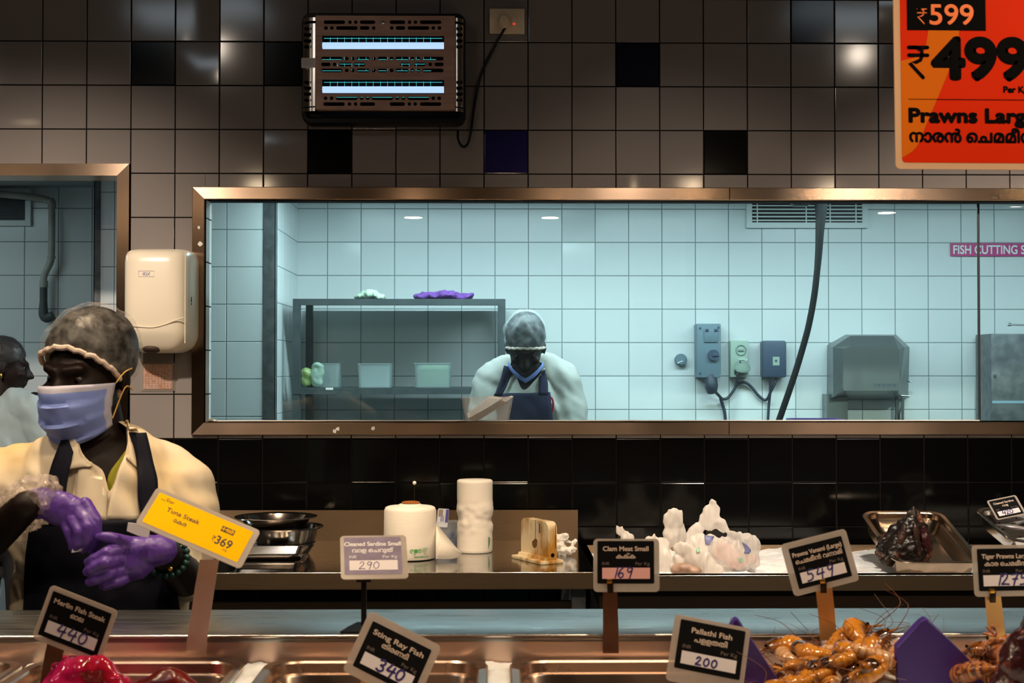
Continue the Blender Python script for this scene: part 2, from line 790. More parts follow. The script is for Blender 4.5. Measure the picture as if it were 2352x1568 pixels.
def hand_polys(s, h, wd, adv=0.8, slant=0.1):
    lines = []
    x = 0
    for ch in s:
        for st in HAND[ch]:
            pts = crom([V(p) for p in st], 5)
            lines.append([(x + (p.x * 0.75 + p.y * slant) * h, p.y * h) for p in pts])
        x += adv * h * (0.55 if ch == '1' else 1)
    return ribbon(lines, wd), x


def shift(polys, dx, dz):
    return [([(x + dx, z + dz) for x, z in p[0]],) + tuple(p[1:]) for p in polys]


RUPEE = [[(0, 1), (.62, 1)], [(0, .74), (.62, .74)], [(.02, 1), (.25, 1), (.42, .9), (.44, .74), (.38, .58), (.22, .5), (.02, .48), (.46, 0)]]


def rupee(h, wd):
    return ribbon([[(x * h, y * h) for x, y in l] for l in RUPEE], wd)


def rr2(x0, x1, z0, z1, r, n=4):
    out = []
    for cx, cz, a0 in ((x1 - r, z1 - r, 0), (x0 + r, z1 - r, 90), (x0 + r, z0 + r, 180), (x1 - r, z0 + r, 270)):
        for k in range(n + 1):
            a = math.radians(a0 + 90 * k / n)
            out.append((cx + r * math.cos(a), cz + r * math.sin(a)))
    return out


def frame3(o, ax, az):
    n = ax.cross(az)                                     # towards the viewer when ax = right, az = up

    def fr(x, z, off=0.0):
        return o + ax * x + az * z + n * off
    return fr


def plate(mb, fr, outline, y0, y1, mi=0):
    A = [mb.v(fr(x, z, y0)) for x, z in outline]
    B = [mb.v(fr(x, z, y1)) for x, z in outline]
    n = len(outline)
    mb.f(A[::-1], mi)
    mb.f(B, mi)
    for i in range(n):
        mb.f([A[i], A[(i + 1) % n], B[(i + 1) % n], B[i]], mi)
    return mb


def XZ(y):
    """picture-plane frame of things that hang flat on a wall at depth y"""
    return frame3(V((0, y, 0)), V((1, 0, 0)), V((0, 0, 1)))

# ------------------------------------------------------------------ the setting
YW = 4.833                                               # tiled wall behind the counter
YR = 6.35                                                # far wall of the cutting room
TX0, TZ0 = -1.5297, CZ + 1.1148
WX0, WZ1, WZ0 = P(470, 700, YW).x, P(1176, 458.5, YW).z, P(1176, 971, YW).z
DX1, DZ1 = P(270, 600, YW).x, P(150, 404, YW).z
DX0, WX1 = -2.25, 2.75
HOLES = [(WX0, WX1, WZ0, WZ1), (DX0, DX1, -1, DZ1)]


def rectsub(rs, h):
    out = []
    for a, b, c, d in rs:
        if b <= h[0] or a >= h[1] or d <= h[2] or c >= h[3]:
            out.append((a, b, c, d))
            continue
        if a < h[0]:
            out.append((a, h[0], c, d))
        if b > h[1]:
            out.append((h[1], b, c, d))
        m0, m1 = max(a, h[0]), min(b, h[1])
        if c < h[2]:
            out.append((m0, m1, c, h[2]))
        if d > h[3]:
            out.append((m0, m1, h[3], d))
    return out


def tiles(mb, fr, x0, x1, z0, z1, ox, oz, pitch, gap, bev, up, holes, matfn, tilt, rng):
    for i in range(math.floor((x0 - ox) / pitch), math.ceil((x1 - ox) / pitch)):
        for j in range(math.floor((z0 - oz) / pitch), math.ceil((z1 - oz) / pitch)):
            r = [(max(x0, ox + i * pitch + gap / 2), min(x1, ox + (i + 1) * pitch - gap / 2),
                  max(z0, oz + j * pitch + gap / 2), min(z1, oz + (j + 1) * pitch - gap / 2))]
            for h in holes:
                r = rectsub(r, h)
            mi = matfn(i, j)
            ta, tb = rng.gauss(0, tilt), rng.gauss(0, tilt)
            for a, b, c, d in r:
                if b - a < 2.5 * bev or d - c < 2.5 * bev:
                    continue
                xc, zc = (a + b) / 2, (c + d) / 2
                o = [mb.v(fr(x, z, 0)) for x, z in ((a, c), (b, c), (b, d), (a, d))]
                k = [mb.v(fr(x, z, up * 0.7)) for x, z in ((a + bev * .3, c + bev * .3), (b - bev * .3, c + bev * .3), (b - bev * .3, d - bev * .3), (a + bev * .3, d - bev * .3))]
                q = [mb.v(fr(x, z, up + (x - xc) * ta + (z - zc) * tb)) for x, z in ((a + bev, c + bev), (b - bev, c + bev), (b - bev, d - bev), (a + bev, d - bev))]
                mb.f(q, mi)
                for s in range(4):
                    t = (s + 1) % 4
                    mb.f([o[s], o[t], k[t], k[s]], mi)
                    mb.f([k[s], k[t], q[t], q[s]], mi)


GROUT = mat('dark_grout', (0.006, 0.0045, 0.0036), 0.9, spec=0.1)
TBEI = mat('greige_glazed_tile', (0.28, 0.243, 0.224), 0.10, spec=0.45, var=(0.25, 0.22, 0.205), scale=1.6, bump=0.05, bdist=0.001)
TBLK = mat('black_glazed_tile', (0.0018, 0.0017, 0.0016), 0.12, spec=0.3)
TNAV = mat('navy_glazed_tile', (0.018, 0.014, 0.09), 0.12, spec=0.5)
TDNV = mat('midnight_glazed_tile', (0.008, 0.009, 0.022), 0.12, spec=0.5)
BLKT = {(2, 0): 2, (5, 0): 2, (6, 2): 2, (10, 2): 3, (13, 0): 4, (15, 2): 2, (17, -1): 2, (3, -3): 2, (9, -4): 2, (-6, 1): 2, (25, 1): 2, (24, -1): 3, (21, -3): 2}


def wallmat(i, j):
    r = -j - 1                                           # rows counted downward from the one under the top line
    if r >= 9:
        return 2
    return BLKT.get((i, r), 1)


mb = MB()
rng = random.Random(3)
for a, b, c, d in rectsub(rectsub([(-3.4, 3.4, 0, 3.3)], HOLES[0]), HOLES[1]):
    mb.box(a, b, YW + 0.003, YW + 0.107, c, d, 0)
tiles(mb, frame3(V((0, YW + 0.003, 0)), V((1, 0, 0)), V((0, 0, 1))), -3.4, 3.4, 0, 3.3, TX0, TZ0, 0.15, 0.0034, 0.0017, 0.0024, HOLES, wallmat, 0.004, rng)
struct(mb.build('wall_back', [GROUT, TBEI, TBLK, TNAV, TDNV], ang=12))

TWHT = mat('white_wall_tile', (0.74, 0.77, 0.77), 0.22, spec=0.4, var=(0.70, 0.73, 0.74), scale=1.2)
GROUTC = mat('grey_grout', (0.22, 0.26, 0.27), 0.9)
mb = MB()
rng = random.Random(5)
fr = frame3(V((0, YR, 0)), V((1, 0, 0)), V((0, 0, 1)))
mb.box(-3.0, 3.0, YR, YR + 0.1, 0, 2.4, 0)
tiles(mb, fr, -3.0, 3.0, 0, 2.31, P(752.2, 600, YR).x, P(1176, 556.3, YR).z, 0.1495, 0.0036, 0.0012, 0.0012, [], lambda i, j: 1, 0.0015, rng)
struct(mb.build('wall_rear', [GROUTC, TWHT], ang=12))

YP = 5.70                                                # tiled pillar inside the cutting room
PX0, PX1 = P(216, 700, YP).x, P(632, 700, YP).x
mb = MB()
mb.box(PX0, PX1, YP, YR, 0, 2.31, 0)
tiles(mb, frame3(V((0, YP, 0)), V((1, 0, 0)), V((0, 0, 1))), PX0, PX1, 0, 2.31, P(520.3, 600, YP).x, P(540, 613, YP).z, 0.1495, 0.003, 0.0012, 0.0012, [], lambda i, j: 1, 0.001, rng)
tiles(mb, frame3(V((PX1, 0, 0)), V((0, 1, 0)), V((0, 0, 1))), YP, YR, 0, 2.31, YR, P(1176, 556.3, YR).z, 0.1495, 0.003, 0.0012, 0.0012, [], lambda i, j: 1, 0.001, rng)
pl = struct(mb.build('wall_pillar', [GROUTC, TWHT], ang=12))
for k, (ua, ub) in enumerate(((605.5, 632), (216, 230.5))):
    mb = MB()
    xa, xb = P(ua, 700, YP).x, P(ub, 700, YP).x
    mb.box(xa - 0.001, xb + 0.001, YP - 0.004, YP, 0, 2.30, 0)
    xe = xb if k == 0 else xa
    mb.box(xe - 0.002, xe + 0.002, YP - 0.004, YP + 0.045, 0, 2.30, 0)
    struct(mb.build('trim_%d' % (k + 1), STEELD))

mb = MB()
mb.box(-3.2, 3.2, YW + 0.107, YR + 0.1, 2.31, 2.37)
struct(mb.build('ceiling', mat('grey_ceiling', (0.30, 0.32, 0.33), 0.8)))
mb = MB()
mb.box(-3.1, -3.0, YW + 0.107, YR + 0.1, 0, 2.31)
struct(mb.build('wall_left', TWHT))
mb = MB()
mb.box(3.0, 3.1, YW + 0.107, YR + 0.1, 0, 2.31)
struct(mb.build('wall_right', TWHT))
mb = MB()
mb.box(-3.4, 3.4, -1.0, YR + 0.1, -0.06, 0)
struct(mb.build('floor', mat('dark_floor_tile', (0.07, 0.065, 0.06), 0.4, var=(0.05, 0.047, 0.045), scale=3)))

# window: mitred steel surround and two panes
FW = 0.0405


def ring(x0, x1, z0, z1, y):
    return [V((x0, y, z0)), V((x1, y, z0)), V((x1, y, z1)), V((x0, y, z1))]


def surround(name, x0, x1, z0, z1, parent, yin, w=FW):
    mb = MB()
    e = w
    mb.loft([ring(x0 - e, x1 + e, z0 - e, z1 + e, YW + 0.002), ring(x0 - e, x1 + e, z0 - e, z1 + e, YW - 0.014),
             ring(x0 - e + .002, x1 + e - .002, z0 - e + .002, z1 + e - .002, YW - 0.0165),
             ring(x0, x1, z0, z1, YW - 0.0170), ring(x0 + .003, x1 - .003, z0 + .003, z1 - .003, YW - 0.014),
             ring(x0 + .003, x1 - .003, z0 + .003, z1 - .003, yin)], cap0=False, cap1=False)
    return uprights(mb.build(name, [STEELV, STEELU], parent, ang=15))


def uprights(o):
    for p in o.data.polygons:
        c = [o.data.vertices[i].co for i in p.vertices]
        if max(q.z for q in c) - min(q.z for q in c) > max(q.x for q in c) - min(q.x for q in c):
            p.material_index = 1
    return o


YG = 4.905
win = thing('window_1', 'long steel framed window into the bright cutting room', 'window', ((WX0 + WX1) / 2, YW, WZ0))
win['kind'] = 'structure'
surround('window_frame', WX0, WX1, WZ0, WZ1, win, YW + 0.006)
mb = MB()                                               # tiled reveal on the left, steel sill below
tiles(mb, frame3(V((WX0 + .0006, 0, 0)), V((0, 1, 0)), V((0, 0, 1))), YW + .006, YW + .107, WZ0, WZ1, YW + .107, TZ0, 0.15, 0.004, 0.0012, 0.0012, [], lambda i, j: 0, 0, random.Random(1))
mb.build('tiled_reveal', TWHT, win, ang=12)
mb = MB()
mb.box(WX0 + .002, WX1, YW - .013, YW + .107, WZ0 - .001, WZ0 + .003)
mb.build('sill', STEELV, win)
mb = MB()
for u, vt, vb in ((1676.5, 432, 459), (1675, 970, 997)):
    p = P(u, vt, YW - 0.02)
    q = P(u, vb, YW - 0.02)
    mb.box(p.x - 0.0012, p.x + 0.0012, YW - 0.0178, YW - 0.006, q.z, p.z)
mb.build('frame_joint', HOLE, win)
GLASS = glassmat('window_glass', (0.84, 0.955, 0.96), 0.0, 0.014, (0.75, 0.9, 0.93), hz_scale=2.2)
xj = P(2248, 700, YG).x
mb = MB()
mb.box(WX0 + .003, xj - 0.002, YG - 0.0002, YG + 0.0002, WZ0 + .003, WZ1 - .003)
mb.build('pane', GLASS, win, smooth=False)
mb = MB()
mb.box(xj + 0.002, WX1 - .003, YG - 0.0002, YG + 0.0002, WZ0 + .003, WZ1 - .003)
mb.build('pane', GLASS, win, smooth=False)
mb = MB()
mb.box(xj - 0.0035, xj + 0.0035, YG - 0.004, YG + 0.004, WZ0 + .003, WZ1 - .003)
o = mb.build('glazing_joint', mat('black_sealant', (0.01, 0.01, 0.01), 0.5), win)
mb = MB()                                               # silicone bead along the bottom, lumpy in the corner
pts = []
xs = WX0 + .006
for k in range(60):
    pts.append(V((xs + k * 0.045, YG - 0.004, WZ0 + .005 + 0.001 * noise.noise(V((k * 1.3, 0, 0))))))
mb.tube(pts, 0.0022, 6)
mb.ell((xs + .006, YG - .006, WZ0 + .008), (.012, .008, .005))
mb.ell((xs + .016, YG - .007, WZ0 + .006), (.008, .006, .004))
mb.build('sealant_bead', WHITEP, win)
for (u, v, r) in ((768, 990, .009), (776, 985, .008), (857, 983, .009), (460, 560, .009), (457, 522, .006)):   # torn sticker remnants
    p = P(u, v, YW - 0.0185)
    mb = MB()
    n = 7
    mb.f([mb.v(p + V((r * (0.6 + .5 * random.random()) * math.cos(2 * PI * k / n), 0, r * (.6 + .5 * random.random()) * math.sin(2 * PI * k / n)))) for k in range(n)])
    mb.build('sticker_scrap', PAPER, win, smooth=False)

# doorway on the left with the same surround
dr = thing('door_1', 'steel lined doorway into the cutting room', 'doorway', ((DX0 + DX1) / 2, YW, 0))
dr['kind'] = 'structure'
mb = MB()
e = FW


def half(x0, x1, z1, y):
    return [V((x0, y, 0.0)), V((x0, y, z1)), V((x1, y, z1)), V((x1, y, 0.0))]


mb.loft([half(DX0 - e, DX1 + e, DZ1 + e, YW + 0.002), half(DX0 - e, DX1 + e, DZ1 + e, YW - 0.012),
         half(DX0, DX1, DZ1, YW - 0.0135), half(DX0 + .002, DX1 - .002, DZ1 - .002, YW + 0.107)], cap0=False, cap1=False, closed=False)
uprights(mb.build('door_frame', [STEELV, STEELU], dr, ang=15))

# ------------------------------------------------------------------ insect killer
YK = YW - 0.115


def bx(mb, u0, u1, v0, v1, y0, y1, mi=0, bev=0.0):
    """box whose front face (depth y0) shows between these picture lines"""
    a, b = P(u0, (v0 + v1) / 2, y0), P(u1, (v0 + v1) / 2, y0)
    t, d = P((u0 + u1) / 2, v0, y0), P((u0 + u1) / 2, v1, y0)
    return mb.box(a.x, b.x, y0, y1, d.z, t.z, mi, bev)


def slot(mb, u0, u1, v0, v1, y, th=0.0006, mi=0):
    """flat pill shape"""
    a, b = P(u0, (v0 + v1) / 2, y), P(u1, (v0 + v1) / 2, y)
    t, d = P(u0, v0, y), P(u0, v1, y)
    r = min(b.x - a.x, t.z - d.z) / 2 - 1e-5
    plate(mb, XZ(y), rr2(a.x, b.x, d.z, t.z, r, 5), 0, th, mi)


kp = P(880, 150, YW)
ik = thing('insect_killer', 'wall mounted electric insect killer with two glowing blue tubes', 'insect killer', (kp.x, YW, P(880, 285, YW).z))
mb = MB()
a, b, t, d = P(693, 150, YK), P(1066, 150, YK), P(880, 27, YK), P(880, 278, YK)
fz = [(0.0, 0.0), (0.02, 0.0), (0.0, 0.0)]
CX, CZZ = (a.x + b.x) / 2, (t.z + d.z) / 2
HW, HH = (b.x - a.x) / 2, (t.z - d.z) / 2
mb2 = MB()


def rxz(y, hw, hh, r, cz=0.0):
    return [V((CX + x, y, CZZ + cz + z)) for x, z in rr2(-hw, hw, -hh, hh, r, 5)]


mb2.loft([rxz(YW - .003, HW - .01, HH - .012, .02), rxz(YW - .03, HW + .004, HH + .004, .03), rxz(YK + .036, HW + .004, HH + .004, .03),
          rxz(YK + .027, HW, HH, .028), rxz(YK + .027, HW - .008, HH - .012, .02), rxz(YW - .05, HW - .01, HH - .014, .02)], cap1=True)
mb2.build('housing', BLACK, ik, ang=50)
COPPER = mat('brown_anodised_steel', (0.66, 0.40, 0.30), 0.5, 0.3, var=(0.54, 0.32, 0.24), scale=9, mscale=(1, 1, 6))
yf = YK
mb = MB()
for (u0, u1, v0, v1) in ((725, 1045, 36, 82), (725, 740, 82, 113.5), (1020, 1045, 82, 113.5), (725, 1045, 113.5, 183), (725, 740, 183, 215.5), (1020, 1045, 183, 215.5), (725, 1045, 215.5, 250)):
    bx(mb, u0, u1, v0, v1, yf, yf + .0015)
bx(mb, 725, 1045, 36, 38, yf + .0005, yf + .05)
bx(mb, 725, 1045, 248, 250, yf + .0005, yf + .05)
ys = yf - 0.0006


def zs(x, y):
    return 660 + x / 3.733, y / 3.733


def zslot(x0, x1, y, h=30):
    u0, v = zs(x0, y)
    u1, _ = zs(x1, y)
    slot(mb, u0, u1, v - h / 7.47, v + h / 7.47, yf - 0.0001, mi=1)


for row in ((190, [(312, 495), (522, 552), (572, 602), (622, 754), (878, 1010), (1034, 1062), (1084, 1114), (1136, 1320)]),
            (240, [(315, 347), (366, 398), (418, 602), (622, 704), (726, 755), (880, 910), (930, 1010), (1032, 1217), (1236, 1268), (1288, 1320)]),
            (502, [(290, 472), (494, 524), (546, 577), (596, 704), (726, 757), (775, 855), (878, 910), (928, 1040), (1056, 1088), (1107, 1140), (1158, 1340)]),
            (552, [(290, 370), (390, 420), (442, 552), (570, 668), (968, 1056), (1084, 1186), (1210, 1240), (1262, 1340)]),
            (604, [(290, 472), (494, 524), (546, 577), (596, 704), (726, 757), (775, 855), (878, 910), (928, 1040), (1056, 1088), (1107, 1140), (1158, 1340)]),
            (842, [(313, 343), (364, 394), (416, 602), (622, 652), (674, 704), (724, 906), (928, 958), (980, 1010), (1032, 1216), (1236, 1266), (1286, 1318)]),
            (892, [(310, 492), (518, 548), (570, 600), (622, 752), (878, 1008), (1032, 1060), (1082, 1112), (1136, 1320)])):
    for x0, x1 in row[1]:
        zslot(x0, x1, row[0])
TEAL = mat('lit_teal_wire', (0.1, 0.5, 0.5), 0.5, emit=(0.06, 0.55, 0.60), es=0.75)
#                                               wire grid in the slots, light of the tubes put in as glow
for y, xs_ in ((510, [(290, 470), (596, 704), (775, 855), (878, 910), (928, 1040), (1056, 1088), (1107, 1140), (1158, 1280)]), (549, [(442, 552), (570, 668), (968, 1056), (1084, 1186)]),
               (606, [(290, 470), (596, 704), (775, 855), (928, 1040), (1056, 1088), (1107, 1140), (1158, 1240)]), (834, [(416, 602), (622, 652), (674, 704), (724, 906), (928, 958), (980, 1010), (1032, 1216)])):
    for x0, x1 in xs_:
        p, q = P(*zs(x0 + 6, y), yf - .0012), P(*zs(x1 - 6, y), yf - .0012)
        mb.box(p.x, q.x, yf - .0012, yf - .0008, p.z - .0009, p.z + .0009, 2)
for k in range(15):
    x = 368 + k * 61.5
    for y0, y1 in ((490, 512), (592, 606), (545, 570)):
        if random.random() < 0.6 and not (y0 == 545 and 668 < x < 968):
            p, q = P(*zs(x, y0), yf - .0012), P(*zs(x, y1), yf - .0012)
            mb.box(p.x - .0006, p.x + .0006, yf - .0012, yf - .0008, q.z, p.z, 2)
mb.build('front_grille', [COPPER, HOLE, TEAL], ik)
for vy in (0, 101):
    mb = MB()
    yy = yf + .012
    p, q = P(744, 88 + vy, yy), P(1016, 88 + vy, yy)
    mb.tube([p, q], .001, 6)
    p, q = P(744, 86.5 + vy, yy), P(1016, 96 + vy, yy)
    for k in range(15):
        x = zs(368 + k * 61.5, 0)[0]
        a_, b_ = P(x, 86 + vy, yy), P(x, 98 + vy, yy)
        mb.tube([a_, b_], .0008, 6)
    mb.build('wire_grid', TEAL, ik)
    mb = MB()
    p, q = P(741, 105 + vy, yf + .010), P(1019.5, 105 + vy, yf + .010)
    mb.tube([p, q], .0112, 16)
    mb.build('tube_lamp', mat('glowing_uv_tube', (0.5, 0.6, 0.8), 0.3, emit=(0.47, 0.70, 1.0), es=1.0), ik)
for side, (u0, u1) in enumerate(((694, 724), (1044, 1064))):
    mb = MB()
    p0, p1 = P(u0, 150, YK), P(u1, 150, YK)
    for va, vb in ((40, 48), (54, 244), (247, 255)):
        zt, zb = P(880, va, YK).z, P(880, vb, YK).z
        rings = []
        n = 8
        for zc in (zb, zt):
            rg = []
            for k in range(n + 1):
                s = k / n
                x = p0.x + (p1.x - p0.x) * s
                q = (1 - s) if side == 0 else s
                rg.append(V((x, YK + .001 + .022 * q ** 2.2, zc)))
            rings.append(rg)
        mb.loft(rings, closed=False)
    for v, sl in ((66, 0), (80, 1), (94, 1), (107.5, 0), (189, 0), (202.5, 1), (216, 1), (230, 0)):
        for a_, b_ in (((.12, .95),) if sl else ((.15, .5), (.62, .92))):
            ua, ub = u0 + (u1 - u0) * a_, u0 + (u1 - u0) * b_
            slot(mb, ua, ub, v - 3.6, v + 3.6, YK - .0006 + (.004 if (side == 0) else .003), mi=1)
    mb.build('chrome_side', [mat('side_chrome', (0.88, 0.84, 0.78), 0.24, 1.0), HOLE], ik)
mb = MB()
bx(mb, 692, 723, 133, 154.5, YK - .002, YK + .012)
fr = XZ(YK - .0022)
for k in range(4):
    p = P(695 + (k % 2) * 1, 138 + k * 3.6, YK)
    mb.polys2d(ribbon([[(p.x, p.z), (p.x + .034 - .006 * (k % 2), p.z)]], .0012, False), fr, 0, 1)
mb.build('rating_label', [PAPER, PRINT], ik)
mb = MB()
p = P(879, 52, YK - .004)
mb.ell(p, (.0085, .006, .006))
mb.build('screw_knob', CHROME, ik)

# ------------------------------------------------------------------ socket, plug, cord
sp0 = P(1164, 48, YW)
so = thing('wall_socket', 'cream switched wall socket beside the insect killer', 'socket', (sp0.x, YW, sp0.z))
SOCK = mat('socket_plastic', (0.92, 0.74, 0.50), 0.35)
mb = MB()
bx(mb, 1124.5, 1205, 19.5, 77, YW - .012, YW - .001, 0, .002)
mb.build('plate', SOCK, so)
mb = MB()
bx(mb, 1175, 1187, 37, 57, YW - .0165, YW - .012, 0, .0012)
mb.build('rocker_switch', SOCK, so)
mb = MB()
p = P(1180.5, 55, YW - .0172)
mb.ell(p, (.0035, .0015, .0035))
mb.build('indicator_lamp', mat('red_indicator', (0.6, 0.02, 0.02), 0.3, emit=(1, 0.03, 0.02), es=1.2), so)
cd = thing('power_cord', 'black power cord with a cream plug hanging from the wall socket', 'cord', (sp0.x, YW, sp0.z - .3))
mb = MB()
c = P(1157, 50, YW - .025)
rings = []
for k, (y, sc) in enumerate(((YW - .012, 1.0), (YW - .03, .97), (YW - .043, .75))):
    rings.append([V((c.x + x * sc, y, c.z + z * sc)) for x, z in [(.019 * math.cos(t) * (1 - .18 * max(0, -math.sin(t))), .026 * math.sin(t)) for t in [2 * PI * i / 20 for i in range(20)]]])
mb.loft(rings)
mb.build('plug', SOCK, cd, ang=60)
mb = MB()
pts = [P(u, v, YW - d) for u, v, d in ((1160, 64, .03), (1152, 78, .022), (1135, 108, .012), (1105, 170, .01), (1090, 240, .012), (1082, 300, .02), (1073, 332, .025), (1060, 335, .03), (1052, 318, .035), (1052, 300, .03))]
mb.tube(pts, .0045, 8, smooth=6)
mb.build('cable', BLACK, cd)

# ------------------------------------------------------------------ hand dryer
hp = P(355, 800, YW)
hd = thing('hand_dryer', 'cream automatic hand dryer on the wall left of the long window', 'hand dryer', (hp.x, YW, hp.z))
YD = 4.64
xl, xr = P(272, 690, YD).x, P(438, 690, YD + .05).x
zt, zb = P(355, 570, YD + .03).z, P(355, 810, YD + .06).z
cxd, hwd = (xl + xr) / 2, (xr - xl) / 2


def dsec(z, hw, front, back=YW - .002, ex=4.5):
    """D-shaped plan section"""
    out = []
    n = 28
    for k in range(n + 1):
        a = PI + PI * k / n
        ca, sa = math.cos(a), math.sin(a)
        x = hw * math.copysign(abs(ca) ** (2 / ex), ca)
        y = -(back - front) * abs(sa) ** (2 / ex)
        out.append(V((cxd + x, back + y, z)))
    return out


H = zt - zb
mb = MB()
rings = []
for t, hw, fr_ in ((0.0, .30, 4.73), (.004, .52, 4.70), (.03, .74, 4.685), (.07, .88, 4.672), (.13, .97, 4.66), (.17, .995, 4.652), (.22, 1, 4.645), (.5, 1, 4.642), (.86, 1, 4.642), (.93, .985, 4.646), (.965, .95, 4.656), (.985, .9, 4.672), (1.0, .8, 4.70)):
    rings.append(dsec(zb + H * t, hwd * hw, fr_))
mb.loft(rings)
mb.build('body', CREAM, hd, ang=45)
mb = MB()
pts = [P(u, v, 4.640) for u, v in ((284, 741), (300, 747), (322, 750), (352, 751), (380, 744), (405, 734), (421, 729))]
mb.tube([p + V((0, .003, 0)) for p in pts], .0022, 6, smooth=5)
mb.build('front_seam', CREAM, hd)
mb = MB()
pts = [V((xr - .010, 4.652, zb + H * t)) for t in (.09, .2, .5, .9, .96)]
mb.tube(pts, .0016, 6, smooth=4)
mb.build('side_seam', mat('pale_seam', (.9, .82, .62), .3), hd)
mb = MB()
p = P(348, 803, 4.69)
mb.ell(p, (.029, .022, .010), Matrix.Rotation(math.radians(-20), 3, 'X'))
mb.ell(p + V((0, .003, .002)), (.032, .024, .010), Matrix.Rotation(math.radians(-20), 3, 'X'))
mb.build('air_nozzle', mat('brown_rubber', (.05, .025, .015), .6), hd)
fr = XZ(4.6408)
mb = MB()
a, b = P(318, 622, 4.641), P(354, 635, 4.641)
mb.polys2d(ribbon([[(a.x, a.z), (b.x, a.z), (b.x, b.z), (a.x, b.z), (a.x, a.z)]], .0008), fr, 0.0003, 0)
tp, wt = text_polys('\u039bIOX\u039b', .0135, .0002, 'C')
mb.polys2d(shift(tp, (a.x + b.x) / 2, b.z + .0045), fr, 0.0003, 0)
mb.build('logo_plate', mat('blue_print', (.22, .24, .42), .5), hd, smooth=False)
mb = MB()
for z, r in ((.53, .0022), (.505, .0045), (.47, .0022)):
    mb.ell((xr + .0005, 4.70, zb + H * z), (.0015, r, r * 1.6))
mb.build('side_button', BLACK, hd)

# notice below the dryer
no = thing('notice', 'small laminated timetable taped to the tiles under the hand dryer', 'notice', P(364, 895, YW - .004))
mb = MB()
yn = YW - .0055
bx(mb, 323, 402, 833, 897, yn, yn + .0004)
mb.build('sleeve', filmmat('clear_sleeve', (.6, .5, .42), .25, .3, .1), no, smooth=False)
mb = MB()
bx(mb, 329, 396, 836, 893, yn - .0006, yn - .0002)
mb.build('sheet', mat('buff_sheet', (.42, .25, .19), .6, var=(.36, .16, .08), scale=22), no, smooth=False)
mb = MB()
fr = XZ(yn - .0008)
for k in range(14):
    a = P(331 if k < 4 else 329.5, 838.5 + k * 4, yn)
    b = P(394, 838.5 + k * 4, yn)
    n = 9
    for i in range(n):
        x0 = a.x + (b.x - a.x) * i / n
        if random.random() < .9:
            mb.polys2d(ribbon([[(x0, a.z), (x0 + (b.x - a.x) / n * (.35 + .45 * random.random()), a.z)]], .0019, False), fr, 0)
mb.build('printed_rows', mat('pale_print', (.62, .48, .42), .7), no, smooth=False)

# ------------------------------------------------------------------ cutting room: fittings on the far wall
WHTPL = mat('white_grille_plastic', (0.72, 0.76, 0.75), 0.4)


def vent(label, u0, u1, vtop, vbot, vs, us):
    yb = YR - .004
    a, b, t, d = P(u0, 500, yb), P(u1, 500, yb), P(1800, vtop, yb), P((u0 + u1) / 2, vbot, yb)
    root = thing('air_vent', label, 'vent', ((a.x + b.x) / 2, yb, d.z))
    wd = .024
    mb = MB()
    mb.box(a.x + wd, b.x - wd, yb - .018, yb, d.z, d.z + wd)
    mb.box(a.x + wd, b.x - wd, yb - .018, yb, t.z - wd, t.z)
    mb.box(a.x, a.x + wd, yb - .018, yb, d.z, t.z)
    mb.box(b.x - wd, b.x, yb - .018, yb, d.z, t.z)
    mb.build('frame', WHTPL, root)
    mb = MB()
    mb.box(a.x + wd, b.x - wd, yb - .004, yb, d.z + wd, t.z - wd)
    mb.build('backing', HOLE, root)
    mb = MB()
    for k in range(vs):
        z = d.z + wd + (t.z - d.z - 2 * wd) * (k + .6) / vs
        mb.box(a.x + wd, b.x - wd, yb - .015, yb - .008, z - .003, z + .003)
    for u in us:
        x = P(u, 500, yb).x
        mb.box(x - .0025, x + .0025, yb - .017, yb - .013, d.z + wd, t.z - wd)
    mb.build('slats', WHTPL if us else mat('dark_slat', (.03, .035, .035), .5), root)


vent('white slatted air vent high on the far wall behind the black hose', 1713.5, 1991, 432, 524, 8, (1738, 1850, 1905, 1964))
vent('dark slatted air vent high on the far wall seen through the doorway', -75, 73, 438, 519, 16, ())

mb = MB()
PVC = mat('old_white_pipe', (0.40, 0.40, 0.36), 0.5, var=(.30, .29, .25), scale=12)
pipe = thing('drain_pipe', 'white plastic drain pipe with two bends on the far wall of the doorway', 'pipe', P(110, 725, YR - .05))
yy = YR - .05
mb.tube([P(u, v, yy) for u, v in ((-60, 442), (0, 446), (75, 453), (108, 459), (118, 468), (119, 482), (119, 540), (118, 590), (114, 606), (103, 628), (100, 645), (100, 662))], .0155, 14, smooth=4)
mb.build('pipe_run', PVC, pipe)
for pts in ([P(118, 588, yy), P(118, 594, yy)], [P(100.5, 645, yy), P(100.5, 660, yy)], [P(115, 460, yy), P(119, 466, yy), P(119.5, 478, yy)]):
    mb = MB()
    mb.tube(pts, .0185, 14, smooth=3)
    mb.build('pipe_collar', PVC, pipe)
mb = MB()
mb.tube([P(u, v, yy) for u, v in ((100, 658), (100, 690), (99.5, 715), (102, 726), (109, 730), (122, 724))], [.0165, .0165, .0205, .0215, .0215, .02], 14, smooth=4)
mb.build('rubber_trap', mat('grey_rubber', (.07, .08, .08), .6), pipe)

# electrical fittings
yb = YR - .003
GREYB = mat('blue_grey_enclosure', (.15, .22, .265), .5)
DARKB = mat('slate_enclosure', (.05, .075, .125), .5)
GREENW = mat('greenish_white_plastic', (.36, .46, .38), .5)
DKRUB = mat('dark_blue_rubber', (.02, .03, .05), .5)


def disc(mb, u, v, y, r, th, mi=0, n=24):
    c = P(u, v, y)
    plate(mb, XZ(y), [(c.x + r * math.cos(2 * PI * k / n), c.z + r * math.sin(2 * PI * k / n)) for k in range(n)], 0, th, mi)


